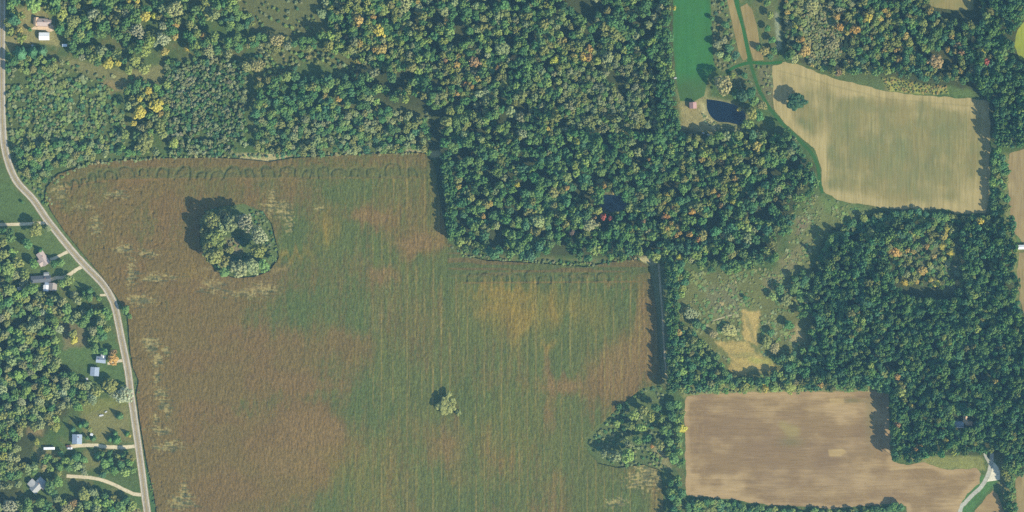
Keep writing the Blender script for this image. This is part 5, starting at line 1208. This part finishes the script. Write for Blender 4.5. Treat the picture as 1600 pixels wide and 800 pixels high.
h = root_at('house', 65, 35, -3, 'tan roofed farmhouse with side wings at the top left corner', 'house')
r = block(h, 1.2, 0, 9.0, 6.2, 2.8, 1.6, M['r_pink'], M['wall_tan']); chimney(r, 3, .6, 3.5, 5.2)
block(h, -5.0, .4, 3.6, 7.0, 2.6, 1.2, M['r_tan'], M['wall_tan'], 'y')
block(h, 1.6, -4.0, 9.6, 2.2, 2.2, .5, M['r_tan'], M['wall_tan'], openings=False)
block(h, 7.3, .6, 3.2, 3.6, 2.3, .9, M['r_pink'], M['wall_tan'])
h = root_at('shed', 69.6, 57, 0, 'white square metal roofed shed below the tan roofed farmhouse', 'shed')
block(h, 0, 0, 9.2, 6.6, 3.0, .9, M['r_white'], M['wall_white'], over=.3)
h = root_at('house', 68, 404, -57, 'pinkish grey roofed house by the upper short driveway', 'house')
r = block(h, 0, 0, 12.6, 6.6, 2.8, 1.5, M['r_pink'], M['wall_brick']); chimney(r, -2, .8, 3.6, 5.0)
block(h, 2.2, -3.8, 6.2, 3.6, 2.6, 1.0, M['r_pink'], M['wall_brick'], 'y')
h = root_at('house', 64.5, 436, 4, 'long dark grey roofed house by the lower looping driveway', 'house')
r = block(h, 0, 0, 18, 5.6, 2.8, 1.4, M['r_dark'], M['wall_white']); chimney(r, 4, .6, 3.4, 4.9)
block(h, 5.5, 4.0, 4.2, 3.0, 2.4, .8, M['r_grey'], M['wall_white'])
h = root_at('house', 79, 448.5, -4, 'house with white end roof and grey brown roof below the long dark house', 'house')
block(h, 2.4, .4, 7.0, 6.6, 2.8, 1.5, M['r_brown'], M['wall_white'], 'y')
block(h, -3.8, -1.2, 4.4, 4.8, 2.6, .5, M['r_white'], M['wall_white'], 'y')
block(h, -3.4, 2.6, 3.0, 2.4, 2.4, .4, M['r_blue'], M['wall_white'])
h = root_at('house', 2, 397, 10, 'purple grey roofed house half hidden by trees at the left edge', 'house')
block(h, 0, 0, 6, 7, 2.8, 1.4, M['r_pink'], M['wall_brick'], 'y')
h = root_at('house', 158.5, 561, -6, 'pale blue grey roofed house beside the orange tree', 'house')
r = block(h, 0, -.6, 8.2, 5.2, 3.0, 1.5, M['r_blue'], M['wall_white']); chimney(r, -1.5, -.4, 3.6, 5.2)
block(h, 1.8, 3.1, 4.0, 3.0, 2.6, .9, M['r_white'], M['wall_white'], 'y')
h = root_at('garage', 148.5, 580.5, -4, 'blue grey roofed garage below the house with the orange tree', 'garage')
block(h, 0, 0, 7.4, 7.4, 2.9, 1.0, M['r_blue'], M['wall_white'], 'y')
h = root_at('house', 121, 686, -2, 'grey roofed house at the end of the straight gravel driveway', 'house')
r = block(h, 0, 0, 8.4, 8.2, 3.0, 1.7, M['r_blue'], M['wall_white'], 'y'); chimney(r, 1.5, 2, 3.8, 5.4)
h = root_at('house', 60, 758, 47, 'large grey house with angled wings at the end of the winding driveway', 'house')
r = block(h, 0, 0, 14.5, 7.4, 3.0, 1.8, M['r_grey'], M['wall_tan']); chimney(r, 2, 1, 4, 5.6)
block(h, -2.6, 5.4, 6.2, 5.0, 2.8, 1.4, M['r_grey'], M['wall_tan'], 'y')
block(h, 3.2, -4.4, 5.4, 3.6, 2.7, 1.1, M['r_brown'], M['wall_tan'], 'y')
h = root_at('shed', 143.5, 679, -20, 'tiny white garden shed on the dry lawn right of the grey house', 'shed')
block(h, 0, 0, 2.4, 2.2, 1.9, .5, M['r_white'], M['wall_white'], over=.15)
h = root_at('barn', 1082.5, 165, 3, 'small faded red roofed barn on the dry yard beside the pond', 'barn')
block(h, 0, 0, 6.2, 5.4, 3.6, 1.5, M['r_red'], M['wall_brick'], 'y', over=.3)
h = root_at('shed', 1599, 386, 2, 'long white roofed shed between the two fields at the right edge', 'shed')
block(h, 0, 0, 10, 3.6, 2.8, .8, M['r_white'], M['wall_white'], over=.25)
h = root_at('house', 1503, 662, -4, 'house with pinkish and blue grey roofs hidden in the dense wood', 'house')
block(h, -3.5, -.8, 9, 5.0, 3.0, 1.5, M['r_blue'], M['wall_tan'])
block(h, 6.2, .9, 5.6, 3.4, 2.8, 1.1, M['r_tan'], M['wall_tan'])
block(h, 2.6, 4.0, 3.4, 6.0, 3.6, 1.3, M['r_tan'], M['wall_tan'], 'y')
h = root_at('shed', 32, 450, 25, 'pale blue roofed small shed under trees left of the dark grey house', 'shed')
block(h, 0, 0, 4.6, 3.0, 2.2, .6, M['r_white'], M['wall_white'], over=.2)

# ------------------------------------------------------------------ vehicles, trailers, boats
def wheel(root, x, y, r=.34, w=.24):
    t = MB().tube((x, y - w / 2, r), (x, y + w / 2, r), r, r, 14).build('wheel', M['tyre'], root)
    MB().tube((x, y - w / 2 - .01, r), (x, y + w / 2 + .01, r), r * .55, r * .55, 10).build('rim', M['trim'], t)
def car(name, x, y, ang, paint, label, L=4.7, w=1.85, truck=False):
    o = root_at(name, x, y, ang, label, 'car' if not truck else 'truck')
    half = [(-L / 2, .55), (-L / 2 + .05, .95), (-L * .30, 1.02), (L * .22, 1.0), (L / 2 - .1, .85), (L / 2, .55), (L / 2 - .1, .32), (-L / 2 + .1, .32)]
    rings = [[(a * .98, s * w / 2 * q, b) for a, b in half] for s, q in ((-1, 1), (-1, .96), (1, .96), (1, 1))]
    rings = [[(a, -w / 2, .3 + (b - .3) * .93) for a, b in half], [(a, -w / 2 + .12, b) for a, b in half], [(a, w / 2 - .12, b) for a, b in half], [(a, w / 2, .3 + (b - .3) * .93) for a, b in half]]
    MB().loft(rings).build('body', paint, o)
    c0, c1 = (-L * .40, L * .18) if not truck else (-L * .05, L * .22)
    cab = [(c0, .98), (c0 + .45, 1.5), (c1 - .75, 1.5), (c1, .98)]
    MB().loft([[(a, -w / 2 + .14, b) if b < 1.2 else (a, -w / 2 + .3, b) for a, b in cab], [(a, w / 2 - .14, b) if b < 1.2 else (a, w / 2 - .3, b) for a, b in cab]]).build('window', M['glass'], o)
    MB().box(c0 + .42, c1 - .72, -w / 2 + .28, w / 2 - .28, 1.5, 1.56).build('roof', paint, o)
    if truck: MB().box(-L / 2 + .15, c0 - .1, -w / 2 + .16, w / 2 - .16, 1.0, 1.03).build('bed', M['tyre'], o)
    for a in (-L * .3, L * .3):
        for b in (-w / 2 + .1, w / 2 - .1): wheel(o, a, b)
    for b in (-w / 2 + .35, w / 2 - .35):
        MB().box(L / 2 - .12, L / 2 - .02, b - .16, b + .16, .68, .82).build('headlight', M['trim'], o)
    return o
def trailer(x, y, ang, label, L=7, w=2.3, h=2.5, name='trailer'):
    o = root_at(name, x, y, ang, label, 'trailer')
    prof = [(-L / 2, .6), (-L / 2, h - .3), (-L / 2 + .35, h), (L / 2 - .6, h), (L / 2, h - .7), (L / 2, .6)]
    MB().loft([[(a, -w / 2, b) for a, b in prof], [(a, w / 2, b) for a, b in prof]]).build('body', M['p_white'], o)
    MB().tube((L / 2, 0, .55), (L / 2 + 1.1, 0, .5), .06, .05, 6).build('tow_bar', M['tyre'], o)
    for a in (-.5, .5):
        for b in (-w / 2 + .1, w / 2 - .1): wheel(o, a, b)
    for s in (-1, 1):
        MB().box(-1, 1, s * w / 2 - .02, s * w / 2 + .02, 1.4, 2.0).build('window', M['glass'], o)
def boat(x, y, ang, label, L=4.5, w=1.7):
    o = root_at('boat', x, y, ang, label, 'boat')
    ring = lambda k, z: [(L / 2 * a, w / 2 * b * k, z) for a, b in ((-1, -.8), (-.2, -1), (.5, -.75), (1, 0), (.5, .75), (-.2, 1), (-1, .8))]
    MB().loft([ring(.6, .25), ring(1, .85)]).build('hull', M['p_white'], o)
    inner = [(p[0] * .9, p[1] * .86, .86) for p in ring(1, .86)]
    MB().add(inner, [tuple(range(7))]).build('deck', M['concrete'], o)
    for a in (-.5, .2): MB().box(a * L / 2 - .15, a * L / 2 + .15, -w * .4, w * .4, .86, .95).build('seat', M['trim'], o)
    for a in (-.4, .4): MB().box(a * L / 2 - .1, a * L / 2 + .1, -.5, .5, 0, .3).build('cradle', M['bark'], o)
car('car', 75.5, 433, 5, M['p_orange'], 'orange red car parked above the long dark roofed house')
car('car', 107, 696.6, 0, M['p_brown'], 'brown car parked at the end of the straight gravel driveway')
car('car', 109, 700.4, 0, M['p_white'], 'white car parked beside the brown car at the driveway end', 5.0)
trailer(101.5, 71, 0, 'white camper trailer parked below right of the white roofed shed', 5.0, 2.4)
trailer(77, 700.5, 1, 'long white trailer parked left of the two cars', 10.5, 2.4, 2.7)
boat(159, 649, 12, 'white boat on the dry lawn above the straight driveway', 4.6)
boat(166, 643.5, 30, 'small dinghy next to the white boat on the dry lawn', 2.6, 1.2)
boat(1055.5, 122, 10, 'small pale boat at the left edge of the bright green grass strip', 2.8, 1.2)
boat(1099, 208, -20, 'left small pale boat in the tree shade below the pond', 2.4, 1.1)
boat(1107, 211, -30, 'right small pale boat in the tree shade below the pond', 2.8, 1.2)
def table(x, y, ang, label):
    o = root_at('picnic_table', x, y, ang, label, 'table')
    for b in (-.3, -.1, .1, .3): MB().box(-1.1, 1.1, b - .09, b + .09, .72, .76).build('top_plank', M['trim'], o)
    for b in (-.8, .8): MB().box(-1.1, 1.1, b - .14, b + .14, .43, .47).build('seat', M['trim'], o)
    for a in (-.8, .8): MB().box(a - .05, a + .05, -.78, .78, .1, .43).build('leg', M['trim'], o)
table(51, 71.5, 0, 'white picnic table in the shade below the white roofed shed')
table(136, 592, 0, 'white picnic table on the lawn left below the blue grey garage')

# ------------------------------------------------------------------ air between the camera and the land
def haze():
    me_b = MB().box(-7000, 7000, -7000, 7000, -1.0, CAM_H + 60)
    m = bpy.data.materials.new('thin_haze'); m.use_nodes = True
    n, l = m.node_tree.nodes, m.node_tree.links
    n.clear()
    out = n.new('ShaderNodeOutputMaterial'); pv = n.new('ShaderNodeVolumePrincipled')
    pv.inputs['Color'].default_value = (0.30, 0.66, 1.0, 1)
    pv.inputs['Density'].default_value = HAZE
    pv.inputs['Anisotropy'].default_value = 0.0
    l.new(pv.outputs[0], out.inputs['Volume'])
    o = me_b.build('haze', m)
    o['kind'] = 'stuff'
    return o
HAZE = 0.000024
haze()
